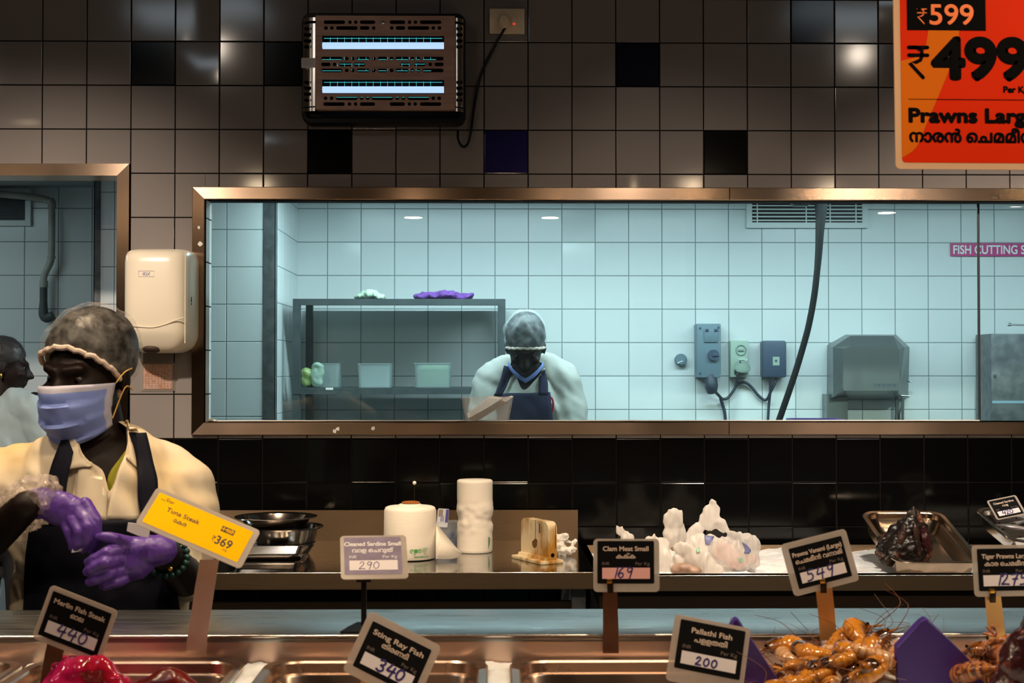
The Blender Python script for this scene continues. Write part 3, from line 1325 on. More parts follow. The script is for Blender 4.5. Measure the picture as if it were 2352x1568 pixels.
o = thing('round_outlet', 'small round grey wall outlet at the left end of the electrical fittings', 'outlet', P(1563, 830, yb))
mb = MB()
disc(mb, 1563, 826, yb, .027, .022)
disc(mb, 1563, 826, yb - .022, .021, .006)
mb.build('cap', GREYB, o)
mb = MB()
a, b = P(1556, 834, yb - .029), P(1568, 829, yb - .029)
mb.tube([a, b], .0025, 6)
mb.build('flap_edge', WHTPL, o)
o = thing('isolator_switch', 'tall blue grey electrical isolator box with a dark rotary knob', 'switch box', P(1628, 868, yb))
mb = MB()
bx(mb, 1600, 1656, 743, 867, yb - .075, yb, 0, .005)
mb.build('enclosure', GREYB, o)
mb = MB()
bx(mb, 1617, 1650, 756, 786, yb - .081, yb - .075, 0, .003)
mb.build('lid', GREYB, o)
for u in (1624, 1645):
    mb = MB()
    bx(mb, u - 4, u + 4, 755, 761, yb - .085, yb - .081, 0, .001)
    mb.build('lid_catch', DARKB, o)
for u, v in ((1608, 754), (1650, 752), (1608, 857)):
    mb = MB()
    disc(mb, u, v, yb - .075, .005, .002)
    mb.build('screw', DARKB, o)
mb = MB()
disc(mb, 1638, 815, yb - .075, .024, .016)
bx(mb, 1637, 1652, 812, 818, yb - .096, yb - .091, 0, .001)
mb.build('rotary_knob', DARKB, o)
mb = MB()
c = P(1631, 886, yb - .05)
mb.tube([c + V((0, -.03, .03)), c + V((0, -.035, .0)), c + V((.004, -.03, -.03))], [.026, .030, .022], 18, smooth=3)
mb.tube([c + V((0, 0, .045)), c + V((0, -.01, .02))], .027, 16)
mb.build('plug', DKRUB, o)
o = thing('round_pin_socket', 'greenish white industrial socket between the blue grey box and the dark box', 'socket', P(1697, 865, yb))
mb = MB()
bx(mb, 1678, 1719, 782, 866, yb - .05, yb, 0, .004)
mb.build('housing', GREENW, o)
mb = MB()
c = P(1702, 804, yb - .0515)
mb.tube([c + V((.022 * math.cos(t), 0, .022 * math.sin(t))) for t in [2 * PI * k / 24 for k in range(25)]], .0028, 6)
mb.box(c.x - .014, c.x + .012, c.y - .004, c.y, c.z - .004, c.z + .003)
mb.build('dial', mat('dial_grey', (.2, .27, .24), .5), o)
mb = MB()
c = P(1704, 838, yb - .05)
mb.lathe([(.020, .028), (.022, .012), (.036, -.008), (.036, -.02), (.026, -.024)], (c.x, c.y - .012, c.z), 22, M=Matrix.Rotation(math.radians(28), 3, 'X'))
mb.build('socket_mouth', GREENW, o)
mb = MB()
bx(mb, 1699, 1711, 827, 833, yb - .088, yb - .062)
c = P(1702, 851, yb - .06)
mb.ell(c, (.03, .02, .014))
mb.tube([P(1695, 852, yb - .05), P(1690, 862, yb - .03)], .016, 10)
mb.build('plug', DKRUB, o)
o = thing('junction_box', 'dark slate junction box with a pale label on the far wall', 'box', P(1780, 868, yb))
mb = MB()
bx(mb, 1752, 1807, 782, 867, yb - .07, yb, 0, .010)
mb.build('enclosure', DARKB, o)
mb = MB()
bx(mb, 1775, 1790.5, 819, 839, yb - .0708, yb - .07)
mb.build('label_sticker', GREENW, o)
mb = MB()
bx(mb, 1780, 1785, 826, 831, yb - .0714, yb - .0708)
mb.build('label_print', DARKB, o)


def cable(label, pts, r, y=YR - .02, m=DKRUB, name='cable'):
    mb = MB()
    mb.tube([P(u, v, y - d) for u, v, d in pts], r, 8, smooth=6)
    o = mb.build(name, m)
    return tag(o, label, 'cable')


cable('looping dark cable between the isolator plug and the junction box', ((1641, 897, .05), (1651, 908, .03), (1660, 916, .01), (1672, 913, 0), (1684, 898, 0), (1693, 883, 0), (1704, 878, 0), (1716, 880, 0), (1728, 891, 0), (1742, 908, 0), (1755, 918, 0), (1763, 915, .008), (1769, 902, .02), (1778, 884, .03), (1784, 868, .03)), .0065)
cable('dark cable dropping from the isolator plug to the bench', ((1655, 914, .018), (1660, 930, .01), (1665, 950, .01), (1667, 985, .01)), .0075)
cable('dark cable dropping from the junction box to the bench', ((1769, 869, .04), (1769, 900, .028), (1766, 930, .01), (1763, 985, .01)), .0062)
cable('short dark cable hanging from the greenish white socket', ((1694, 858, .055), (1694, 868, .03), (1692, 878, .012), (1690, 884, .008)), .006)

hose = thing('black_hose', 'thick black rubber hose hanging in a curve in front of the vent', 'hose', P(1785, 968, 5.55))
hy = 5.55
mb = MB()
mb.tube([P(u, v, hy) for u, v in ((1889, 380), (1888, 440), (1886, 470), (1885, 500), (1883, 530), (1881, 570), (1877, 620), (1870, 680), (1858, 745), (1842, 805), (1822, 870), (1798, 940), (1783, 985), (1770, 1040))],
        [.027, .027, .025, .020, .017, .0145, .0125, .0125, .0125, .0125, .0125, .0125, .0125, .0125], 14, smooth=5)
mb.build('hose_line', mat('black_rubber', (.004, .0045, .005), .7, spec=.15), hose)
mb = MB()
c = P(1838, 462, hy - .01)
mb.box(c.x - .035, c.x + .035, hy - .04, hy + .02, c.z - .02, c.z + .12, 0, .012)
mb.box(c.x, P(1888, 440, hy).x, hy - .02, hy + .01, c.z + .06, c.z + .10, 0, .005)
mb.build('hose_bracket', BLACK, hose)

# stainless dispenser on the far wall and the dark one at the right edge
STCOOL = mat('satin_stainless', (.24, .26, .26), .40, .85)
o = thing('paper_dispenser', 'stainless steel paper dispenser with a slanted hood on the far wall', 'dispenser', P(1990, 968, YR))


def outl(pts, y):
    return [P(u, v, y) for u, v in pts]


mb = MB()
A = ((1900, 792), (1942, 768), (2058, 768), (2089, 797), (2086, 912), (2075, 918), (1915, 918), (1899, 918))
Fm = [(1913, 797), (1953, 771), (2052, 771), (2077, 797), (2066, 897), (2064, 905), (1938, 905), (1914, 912)]
Ff = [(1938, 800), (1956, 795), (2048, 795), (2065, 803), (2066, 890), (2064, 897), (1938, 897), (1936, 890)]
back = outl(A, YR - .002)
mid = outl([(u * 1.0, v) for u, v in A], YR - .15)
mid = [V((p.x, YR - .15, p.z)) for p in outl(Fm, YR - .15)]
front = outl(Ff, YR - .2)
mb.loft([back, mid, front])
mb.build('hood', STCOOL, o, smooth=False)
mb = MB()
a, b, t, d = P(1899, 900, YR - .09), P(1947, 900, YR - .09), P(1920, 905, YR - .09), P(1920, 1050, YR - .09)
mb.box(a.x, b.x, YR - .09, YR - .002, d.z, t.z)
mb.build('side_panel', STCOOL, o)
mb = MB()
for u, r in ((2060, .008), (2074, .006)):
    mb.tube([P(u, 903, YR - .06), P(u - 1, 1010, YR - .06)], r, 10)
mb.tube([P(2071, 905, YR - .07), P(2072, 930, YR - .075), P(2066, 950, YR - .07), P(2067, 975, YR - .06)], .005, 8, smooth=4)
mb.build('water_pipe', STCOOL, o)
mb = MB()
mb.tube([P(2066, 909, YR - .1), P(2088, 910, YR - .1)], .006, 10)
mb.build('valve_lever', CHROME, o)
mb = MB()
mb.ell(P(2091, 876.5, YR - .05), (.008, .008, .005))
mb.tube([P(2084, 876, YR - .06), P(2091, 876.5, YR - .05)], .004, 8)
mb.build('side_knob', CHROME, o)
mb = MB()
fr = XZ(YR - .2015)
for k in range(9):
    p, q = P(2008 + k * 6, 882, YR - .2015), P(2012.5 + k * 6, 888, YR - .2015)
    mb.polys2d(ribbon([[(p.x, q.z), (p.x, p.z), (q.x, p.z), (q.x, q.z)][: 3 + k % 2]], .002, False), fr, 0)
mb.build('embossed_mark', DARKB, o, smooth=False)
o = thing('machine_cabinet', 'dark steel cabinet behind the right hand pane at the edge', 'cabinet', P(2320, 968, YR - .1))
mb = MB()
bx(mb, 2277, 2440, 766, 1060, YR - .22, YR - .02, 0, .004)
mb.build('casing', STEELD, o)
mb = MB()
disc(mb, 2285, 862, YR - .22, .007, .01)
mb.build('knob', STCOOL, o)
mb = MB()
bx(mb, 2279, 2400, 920, 926, YR - .2215, YR - .22)
mb.build('ledge_strip', mat('pale_blue_strip', (.25, .38, .45), .4), o)
o = thing('tap', 'chrome lever tap above the dark cabinet at the right edge', 'tap', P(2345, 745, YR))
mb = MB()
mb.tube([P(2314, 745, YR - .14), P(2322, 745, YR - .14), P(2324, 745.5, YR - .14), P(2352, 746, YR - .13), P(2400, 748, YR - .1)], [.0075, .0075, .004, .004, .006], 10)
mb.build('lever', CHROME, o)
mb = MB()
mb.tube([P(2400, 748, YR - .1), P(2402, 748, YR - .002)], .012, 12)
mb.build('tap_body', CHROME, o)

# pink sign
sg = thing('wall_sign', 'magenta sign with white capitals on the far wall behind the pane joint', 'sign', P(2270, 588, YR))
ysn = YR - .012
mb = MB()
bx(mb, 2184, 2462, 558.5, 588, ysn, YR - .003)
mb.build('board', mat('magenta_board', (.55, .008, .19), .45), sg)
mb = MB()
a, b = P(2190, 582.5, ysn), P(2347, 563, ysn)
tp, wt = text_polys('FISH CUTTING SECTION', .0545, .0012)
tp2, wt2 = text_polys('FISH CUTTING S', .0545, .0012)
kx = (b.x + .014 - a.x) / wt2
tp = [([(x * kx, z) for x, z in q[0]],) + tuple(q[1:]) for q in tp]
mb.polys2d(shift(tp, a.x, a.z), XZ(ysn - .0006), 0)
mb.build('lettering', mat('white_letters', (.85, .85, .85), .6), sg, smooth=False)

# ------------------------------------------------------------------ cutting room: rack and what is on it
YF_, YB_ = 5.86, 6.30
xa, xb = P(672, 800, YF_).x, P(1161, 800, YF_).x
zt = P(900, 686, YF_).z
z1, z2 = P(900, 891, YF_).z, P(900, 905, YF_).z
rk = thing('steel_rack', 'grey steel rack with two shelves against the far wall', 'rack', ((xa + xb) / 2, (YF_ + YB_) / 2, 0))
RACK = mat('rack_steel', (.085, .10, .105), .5, .4, var=(.06, .075, .08), scale=20)
pw = .030
for x in (xa, xb - pw):
    for y in (YF_, YB_ - pw):
        mb = MB()
        mb.box(x, x + pw, y, y + pw, 0, zt - .001)
        mb.build('post', RACK, rk)
mb = MB()
mb.box(xa + .001, xb - .001, YF_ + .001, YB_ - .001, zt - .008, zt)
mb.box(xa + .001, xb - .001, YF_ + .001, YF_ + .02, zt - .026, zt - .008)
mb.build('top_shelf', RACK, rk)
mb = MB()
mb.box(xa + .001, xb - .001, YF_ - .002, YB_ - .001, z1 - .008, z1)
mb.box(xa + .001, xb - .001, YF_ - .002, YF_ + .02, z2, z1 - .008)
mb.build('shelf', RACK, rk)
mb = MB()
mb.box(xa + .001, xb - .001, YF_ - .002, YB_ - .001, .95, .96)
mb.box(xa + .001, xb - .001, YF_ - .002, YF_ + .02, .92, .95)
mb.build('shelf', RACK, rk)
mb = MB()
p = P(755, 897, YF_)
bx(mb, 748, 765, 890, 895, YF_ - .0035, YF_ - .0022)
mb.build('sticker', PAPER, rk)


def cloth(name, label, u0, u1, v0, v1, y, col, seed, cat='cloth'):
    rg = random.Random(seed)
    mb = MB()
    a, b, t, d = P(u0, v1, y), P(u1, v1, y), P(u0, v0, y), P(u0, v1, y)
    n = 9
    for k in range(n):
        x = a.x + (b.x - a.x) * (.1 + .8 * k / (n - 1))
        hgt = (t.z - d.z) * (.3 + .45 * math.sin(PI * (k + .5) / n) + .2 * rg.random())
        mb.ell((x, y + rg.uniform(-.02, .03), d.z + hgt * .5), ((b.x - a.x) * .13, .06, hgt * .55), Matrix.Rotation(rg.uniform(-.5, .5), 3, 'Y'))
    out = blob(mb, .006, 3, wr=.010, wscale=26, fn=lambda v: V((0, 0, max(0, d.z - v.co.z))))
    return tag(out.build(name, mat(name + '_cloth', col, .85), None), label, cat)


cloth('folded_cloth', 'pale green folded cloth on top of the steel rack', 813, 884, 664, 688, 5.98, (.50, .62, .48), 1)
cloth('purple_cloth', 'purple cloth lying on top of the steel rack', 953, 1088, 666, 688, 5.95, (.15, .05, .28), 5)


def tub(name, label, u0, u1, v0, y, dep, m, zb=None, ribs=0, cat='tub', q0=.92):
    """open plastic tub: tapered walls with a rim"""
    a, b, t = P(u0, v0, y), P(u1, v0, y), P((u0 + u1) / 2, v0, y)
    zb = z1 if zb is None else zb
    w, h = b.x - a.x, t.z - zb
    cx = (a.x + b.x) / 2
    mb = MB()
    yc = y + dep / 2
    R = lambda z, k, th=0: rrect(cx, yc, z, w * k - th, dep * k - th, .016 * k, 4)
    mb.loft([R(zb + .001, q0), R(zb + h * .95, .96), R(t.z - .003, .965), R(t.z - .003, 1.0), R(t.z, 1.0), R(t.z, .955), R(zb + h * .9, .945), R(zb + .004, q0 - .01)])
    if ribs:
        for k in range(ribs):
            x = cx - w * .4 + w * .8 * k / (ribs - 1)
            x2 = cx - w * .475 + w * .95 * k / (ribs - 1)
            mb.tube([V((x, y + dep * .1 - .0012, zb + .004)), V((x2, y + dep * .02 - .0012, zb + h * .93))], .0008, 4)
    return tag(mb.build(name, m, None, ang=60), label, cat)


MILK = filmmat('milky_plastic', (.55, .64, .64), .38, .4, .35)
GRNP = filmmat('green_plastic', (.24, .42, .24), .75, .3, .35)
LIMEP = filmmat('lime_packet_film', (.50, .62, .24), .85, .4, .3)
o = tub('plastic_tub', 'clear plastic tub lying in the middle of the lower rack shelf', 820, 898, 834, 5.93, .16, MILK)
o = tub('plastic_tub', 'green filled plastic tub at the right of the lower rack shelf', 950, 1036, 833, 5.93, .16, MILK)
mb = MB()
bx(mb, 963, 1033, 838, 888, 5.95, 6.06, 0, .012)
tag(mb.build('green_block', GRNP), 'pale green packet inside the right hand plastic tub', 'packet')
o = tub('plastic_tub', 'clear plastic tub behind the packets at the left of the lower shelf', 730, 780, 834, 6.0, .15, MILK)
for (lb, u0, u1, v0, m, sd, y) in (('yellow green packet standing in the left corner of the lower shelf', 691, 716, 845, LIMEP, 2, 5.93),
                                   ('pale crumpled plastic packet beside the yellow green packet', 714, 740, 832, filmmat('pale_film', (.55, .70, .60), .75, .4, .3), 3, 5.92)):
    mb = MB()
    a, b, t = P(u0, v0, y), P(u1, v0, y), P(u0, v0, y)
    mb.box(a.x, b.x, y, y + .04, z1 + .008, t.z, 0, .012)
    tag(blob(mb, .005, 2, wr=.010, wscale=30, fn=lambda v: V((0, 0, max(0, z1 + .002 - v.co.z)))).build('packet', m), lb, 'packet')

# work bench of the cutting room (below the sill) and the purple bin on it
wb = thing('cutting_bench', 'steel work bench under the window of the cutting room', 'bench', (.7, 5.18, 0))
mb = MB()
mb.box(-.35, 2.7, 4.96, 5.24, 1.02, 1.06)
mb.build('bench_top', STEELD, wb)
for x in (-.32, 2.63):
    for y in (4.99, 5.20):
        mb = MB()
        mb.box(x, x + .04, y - .02, y + .02, 0, 1.02)
        mb.build('leg', STEELD, wb)
a, b, t = P(1827, 964.5, 5.0), P(1946, 964.5, 5.0), P(1880, 964, 5.0)
mb = MB()
cx, w_ = (a.x + b.x) / 2, b.x - a.x
mb.loft([rrect(cx, 5.10, 1.062, w_ * .8, .15, .03), rrect(cx, 5.10, t.z - .01, w_ * .97, .18, .03), rrect(cx, 5.10, t.z, w_, .19, .03), rrect(cx, 5.10, t.z, w_ * .94, .17, .03), rrect(cx, 5.10, 1.07, w_ * .76, .14, .03)])
tag(mb.build('purple_bin', mat('purple_plastic', (.08, .035, .24), .45)), 'purple plastic bin just showing above the sill left of the dispenser', 'bin')

# tub of price cards on the sill
ST = tub('clear_tub', 'clear ribbed plastic tub on the steel sill in front of the glass', 1057, 1181, 911, YW - .012, .076, filmmat('clear_tub_plastic', (.92, .94, .92), .13, .3, .15), zb=WZ0 + .0035, ribs=16, q0=.80)
for k, (pts, off, m1, lb) in enumerate((
        (((1073, 962), (1150, 919), (1166, 924), (1096, 967)), .030, (.085, .042, .018), 'front brown edged card leaning in the sill tub'),
        (((1072, 950), (1126, 908), (1156, 913), (1076, 962)), .040, (.85, .87, .90), 'pale printed card leaning behind the brown one in the sill tub'),
        (((1120, 925), (1176, 908), (1179, 911), (1140, 935)), .050, (.92, .90, .86), 'white topped card sticking out of the sill tub'))):
    y = YW + .002 + off * .6
    q = [P(u, v, y) for u, v in pts]
    mb = MB()
    mb.prism(q, (0, 0, 0), (0, .004, 0))
    root = thing('price_card', lb, 'card', q[0])
    mb.build('card', mat('card_%d' % k, m1, .4), root, smooth=False)
    mb = MB()
    c = sum(q, V()) / 4
    ii = [c + (p - c) * .78 + V((0, -.0006, 0)) for p in q]
    mb.prism(ii, (0, 0, 0), (0, .0004, 0))
    mb.build('printed_face', mat('card_print_%d' % k, ((.03, .015, .008), (.62, .68, .72), (.55, .52, .56))[k], .4), root, smooth=False)

# ------------------------------------------------------------------ back worktop
ZC = 0.922
RAIL = mat('dark_brown_steel', (.045, .030, .020), .45, .6)
xL, xR = -1.02, P(1365, 1300, 4.06).x - .002
wt_ = thing('steel_worktop', 'stainless steel worktop with splashback below the long window', 'worktop', ((xL + xR) / 2, 4.45, 0))
WTOP = mat('worktop_steel', (.40, .40, .40), .09, 1.0, rvar=.17, scale=9, mscale=(2, 8, 8))
mb = MB()
mb.box(xL, xR, 4.062, YW - .006, ZC - .004, ZC)
mb.build('top', WTOP, wt_)
mb = MB()
mb.box(xL, xR, 4.060, 4.064, .874, ZC - .0005)
mb.box(xL, xR, 4.060, 4.085, .874, .877)
mb.build('front_apron', STEEL, wt_)
mb = MB()
mb.box(xL, xR, YW - .026, YW - .006, ZC, P(900, 1171, YW - .026).z)
mb.build('splashback', STEEL, wt_)
for x in (xL + .02, xR - .06):
    for y in (4.10, 4.74):
        mb = MB()
        mb.box(x, x + .04, y, y + .04, 0, ZC - .005)
        mb.build('leg', STEELD, wt_)
mb = MB()
mb.box(xL + .02, xR - .02, 4.12, 4.14, .80, .83)
mb.build('lower_rail', RAIL, wt_)
mb = MB()
mb.tube([V((xL, 4.0615, ZC - .0015)), V((xR, 4.0615, ZC - .0015))], .0019, 10)
mb.build('edge_highlight', POL, wt_)  # thin tube added to give a bright line along the edge
mb = MB()
mb.box(xL + .02, xR - .02, 4.10, 4.76, .28, .30)
mb.build('lower_shelf', STEELD, wt_)

# ------------------------------------------------------------------ ice trough on the right
xT0, xT1 = xR + .006, 2.35
tr = thing('ice_trough', 'long stainless steel ice trough right of the worktop', 'trough', ((xT0 + xT1) / 2, 4.4, 0))
mb = MB()
zr = .915
yb0, yb1 = 4.035, 4.76
L_ = lambda z, i, f: [V((xT0 + i, yb0 + f, z)), V((xT1 - i, yb0 + f, z)), V((xT1 - i, yb1 - i, z)), V((xT0 + i, yb1 - i, z))]
mb.loft([L_(.872, 0, 0), L_(zr, 0, 0), L_(zr, .02, .045), L_(.80, .02, .05)], cap0=False)
mb.build('basin', STEEL, tr, smooth=False)
mb = MB()
mb.box(xT0 + .01, xT1, 4.06, 4.08, .82, .871)
mb.build('lower_board', RAIL, tr)
mb = MB()
mb.tube([V((xT0, 4.0365, zr - .001)), V((xT1, 4.0365, zr - .001))], .0026, 10)
mb.build('edge_highlight', POL, tr)  # added tube, catches a highlight along the trough rim
for x in (xT0 + .03, .8, xT1 - .08):
    for y in (4.09, 4.70):
        mb = MB()
        mb.box(x, x + .04, y, y + .04, 0, .80)
        mb.build('leg', STEELD, tr)
ICE = mat('crushed_ice', (.86, .88, .90), .35, sss=.3, bump=.5, scale=220, bdist=.003)


def heightfield(name, label, x0, x1, y0, y1, nx, ny, hf, m, floor):
    mb = MB()
    top = [[mb.v((x0 + (x1 - x0) * i / nx, y0 + (y1 - y0) * j / ny, hf(x0 + (x1 - x0) * i / nx, y0 + (y1 - y0) * j / ny))) for j in range(ny + 1)] for i in range(nx + 1)]
    for i in range(nx):
        for j in range(ny):
            mb.f([top[i][j], top[i + 1][j], top[i + 1][j + 1], top[i][j + 1]])
    edge = [top[i][0] for i in range(nx + 1)] + [top[nx][j] for j in range(1, ny + 1)] + [top[i][ny] for i in range(nx - 1, -1, -1)] + [top[0][j] for j in range(ny - 1, 0, -1)]
    low = [mb.v((v.co.x, v.co.y, floor)) for v in edge]
    n = len(edge)
    for i in range(n):
        mb.f([edge[i], edge[(i + 1) % n], low[(i + 1) % n], low[i]])
    mb.f(low[::-1])
    o = mb.build(name, m, None, ang=70)
    return tag(o, label, 'ice', kind='stuff')


def fn_(x, y, s, a):
    return a * noise.fractal(V((x * s, y * s, 3.1)), 1.0, 2.0, 4)


heightfield('crushed_ice', 'white crushed ice filling the long trough', xT0 + .021, xT1 - .021, 4.088, 4.737, 130, 60,
            lambda x, y: .893 + fn_(x, y, 14, .010) + fn_(x, y, 45, .005) + .02 * math.exp(-((x - .62) / .14) ** 2 - ((y - 4.35) / .15) ** 2) + .012 * math.exp(-((x - .98) / .12) ** 2), ICE, .805)

# ------------------------------------------------------------------ things on the worktop


def lathe_thing(name, label, cat, u, y, z0, prof, m, n=48, part=None):
    x = P(u, 1200, y).x
    mb = MB()
    mb.lathe(prof, (x, y, z0), n)
    o = mb.build(name, m, None, ang=35)
    return tag(o, label, cat), x


yc = 4.47
co, xc = lathe_thing('colander', 'stainless steel colander with rows of holes on the worktop', 'colander', 650, yc, ZC, [(.075, 0), (.082, .004), (.098, .030), (.106, .06), (.110, .082), (.125, .083), (.127, .087), (.124, .089), (.107, .086), (.102, .055), (.09, .022), (.07, .006)], POL)
mb = MB()
for rw, (r, z) in enumerate(((.1018, .04), (.0965, .027), (.1058, .060))):
    for k in range(46 if rw < 2 else 0):
        a = PI + PI * k / 46 + .03 * rw
        mb.ell((xc + r * math.cos(a), yc + r * math.sin(a), ZC + z), .0016, su=6, sv=4)
mb.build('hole_rows', HOLE, co)
lathe_thing('steel_bowl', 'shallow steel bowl with a wide rim nested on top of the colander', 'bowl', 634, yc, ZC + .0625, [(.05, 0), (.075, .012), (.098, .034), (.107, .050), (.127, .053), (.129, .056), (.126, .057), (.105, .054), (.094, .036), (.07, .016), (.045, .006)], POL)
for k, (lb, z, u0, u1, y0, y1) in enumerate((('lower steel tray of the pair in front of the colander', ZC + .001, 520, 694, 4.115, 4.30), ('upper steel tray of the pair in front of the colander', ZC + .016, 512, 688, 4.118, 4.33))):
    a, b = P(u0, 1290, y0), P(u1, 1290, y0)
    cx, cyy, w_, d_ = (a.x + b.x) / 2, (y0 + y1) / 2, b.x - a.x, y1 - y0
    mb = MB()
    h = .022 + .006 * k
    mb.loft([rrect(cx, cyy, z, w_ * .82, d_ * .78, .02), rrect(cx, cyy, z + h - .003, w_ * .9, d_ * .88, .02), rrect(cx, cyy, z + h - .003, w_, d_, .02), rrect(cx, cyy, z + h, w_, d_, .02), rrect(cx, cyy, z + h, w_ * .89, d_ * .87, .02), rrect(cx, cyy, z + .003, w_ * .81, d_ * .77, .02)])
    tag(mb.build('steel_tray', POL), lb, 'tray')
p = PZ(522, 1262, ZC)
mb = MB()
mb.lathe([(.03, 0), (.038, .01), (.045, .062), (.048, .07), (.04, .072), (.034, .06), (.02, .01)], (P(518, 1200, 4.62).x, 4.62, ZC), 28)
bk = tag(mb.build('black_tub', BLACK), 'small black plastic tub half hidden left of the steel bowl', 'tub')

# fat roll of produce bags
yb_ = 4.365
xr_ = P(942, 1220, yb_).x
br = thing('bag_roll', 'fat roll of white compostable bags on an orange core', 'roll', (xr_, yb_, ZC))
FILM = mat('bag_film', (.84, .79, .72), .55, bump=.25, scale=40, mscale=(1, 1, 7), bdist=.002)
mb = MB()
R0, HB = .0805, P(942, 1162, yb_).z - ZC
mb.lathe([(.022, .003), (R0 - .004, .003), (R0, .008), (R0 + .001, .05), (R0, .08), (R0 - .001, HB - .012), (R0 - .005, HB - .003), (R0 - .012, HB), (.036, HB + .001), (.033, HB + .007), (.026, HB + .008), (.022, HB + .002)], (xr_, yb_, ZC), 56)
mb.build('wound_film', FILM, br, ang=50)
mb = MB()
mb.lathe([(.012, 0.0005), (.0215, .0005), (.0215, HB + .004), (.026, HB + .009), (.028, HB + .013), (.02, HB + .015), (.012, HB + .013)], (xr_ + .002, yb_, ZC), 30)
mb.build('core', mat('orange_core', (.36, .11, .012), .4), br, ang=50)
mb = MB()
mb.lathe([(R0 - .006, 0.0003), (R0 - .006, .0031), (.012, .0031), (.012, .0003)], (xr_, yb_, ZC), 40)
mb.build('base_disc', BLACK, br)
mb = MB()
x0 = xr_ + .012
mb.tube([V((x0, yb_ + .02, ZC + HB - .01)), V((x0, yb_ + .02, P(953, 1114, yb_).z))], .0010, 6)
mb.build('spindle_wire', mat('dark_wire', (.03, .028, .025), .4, .5), br)
mb = MB()
mb.ell((x0, yb_ + .02, P(953, 1110, yb_).z), (.006, .006, .006))
mb.build('wire_tip', PAPER, br)
mb = MB()
g = [(1001, 1201, 4.36), (1030, 1237, 4.345), (1063, 1274, 4.33), (1040, 1283, 4.30), (1001, 1283, 4.285)]
q = [P(*t) for t in g]
cnt = P(1012, 1245, 4.30)
cc = mb.v(cnt)
vv = [mb.v(t) for t in crom([q[0], q[1], q[2]], 6) + crom([q[2], q[3], q[4]], 6)[1:]]
for i in range(len(vv) - 1):
    mb.f([cc, vv[i], vv[i + 1]])
mb.f([cc, vv[-1], vv[0]])
o = mb.build('loose_sheet', FILM, br)
o.modifiers.new('t', 'SOLIDIFY').thickness = .0012


def cyl_fr(xc, yc, r, z0):
    return lambda x, z, off=0: V((xc + (r + off) * math.sin(x / r), yc - (r + off) * math.cos(x / r), z0 + z))


fr = cyl_fr(xr_, yb_, R0 + .0018, ZC)
GRN = mat('green_print', (.05, .30, .06), .6)
mb = MB()
xs0 = (958 - 942) * .00132
for k, dx in enumerate((-.011, .001, .013)):
    if k == 1:
        mb.polys2d([(rr2(xs0 + dx - .005, xs0 + dx + .005, .026, .037, .001), [tuple(range(20))])], fr, 0)
    else:
        mb.polys2d(ribbon([[(xs0 + dx + .0052 * math.cos(t), .0315 + .0052 * math.sin(t)) for t in [2 * PI * i / 16 for i in range(14 + k)]]], .0018, False), fr, 0)
        mb.polys2d(ribbon([[(xs0 + dx - .002, .0315), (xs0 + dx + .002, .033)]], .0016), fr, 0)
for k in range(4):
    mb.polys2d(ribbon([[(xs0 + .021, .038 - k * .0034), (xs0 + .042 - .002 * k, .0395 - k * .0034)]], .001, False), fr, 0)
for k in range(2):
    mb.polys2d(ribbon([[(xs0 - .006, .0225 - k * .0034), (xs0 + .036, .024 - k * .0034)]], .001, False), fr, 0)
tp, wt0 = text_polys("I'm Compostable", .0068, .0002)
tp = [([(wt0 - x, -z) for x, z in q[0]],) + tuple(q[1:]) for q in tp]       # printed upside down on the roll
mb.polys2d(shift(tp, xs0 - .004, .015), fr, 0)
mb.build('green_print', GRN, br, smooth=False)

# tall slim roll
yr2 = 4.52
xr2 = P(1090.5, 1180, yr2).x
tr2 = thing('paper_roll', 'tall slim white roll standing behind the fat bag roll', 'roll', (xr2, yr2, ZC))
HP, R2 = P(1090, 1101, yr2).z - ZC, .0565
mb = MB()
prof = [(.018, .002), (R2 - .002, .001), (R2, .004)] + [(R2, .004 + (HP - .008) * k / 40) for k in range(1, 41)] + [(R2 - .004, HP), (.018, HP)]
mb.lathe(prof, (xr2, yr2, ZC), 72)
for v in mb.bm.verts:
    d = v.co - V((xr2, yr2, v.co.z))
    hz = (v.co.z - ZC) / HP
    if d.length > R2 - .001 and .2 < hz < .75 and d.y < .3 * R2:
        wgt = math.sin(PI * (hz - .2) / .55)
        nn = noise.noise(V((v.co.x * 26 + v.co.z * 14, 1.7, v.co.z * 34 - v.co.x * 20))) + .6 * noise.noise(V((v.co.x * 50, 5, v.co.z * 60)))
        v.co += d.normalized() * (.0065 * wgt * nn)
mb.build('wound_paper', FILM, tr2, ang=50)
mb = MB()
mb.lathe([(.0175, .002), (.0175, HP - .004), (.015, HP - .004), (.015, .002)], (xr2, yr2, ZC), 24)
mb.build('core_tube', mat('cardboard', (.28, .16, .09), .8), tr2)
fr = cyl_fr(xr2, yr2, R2 + .0008, ZC)
mb = MB()
for k in range(5):
    mb.polys2d(ribbon([[(.049 + .002 * k, .052 - .001 * k), (.049 + .0018 * k, .012 + .004 * k)]], .0012, False), fr, 0)
mb.build('green_print', GRN, tr2, smooth=False)

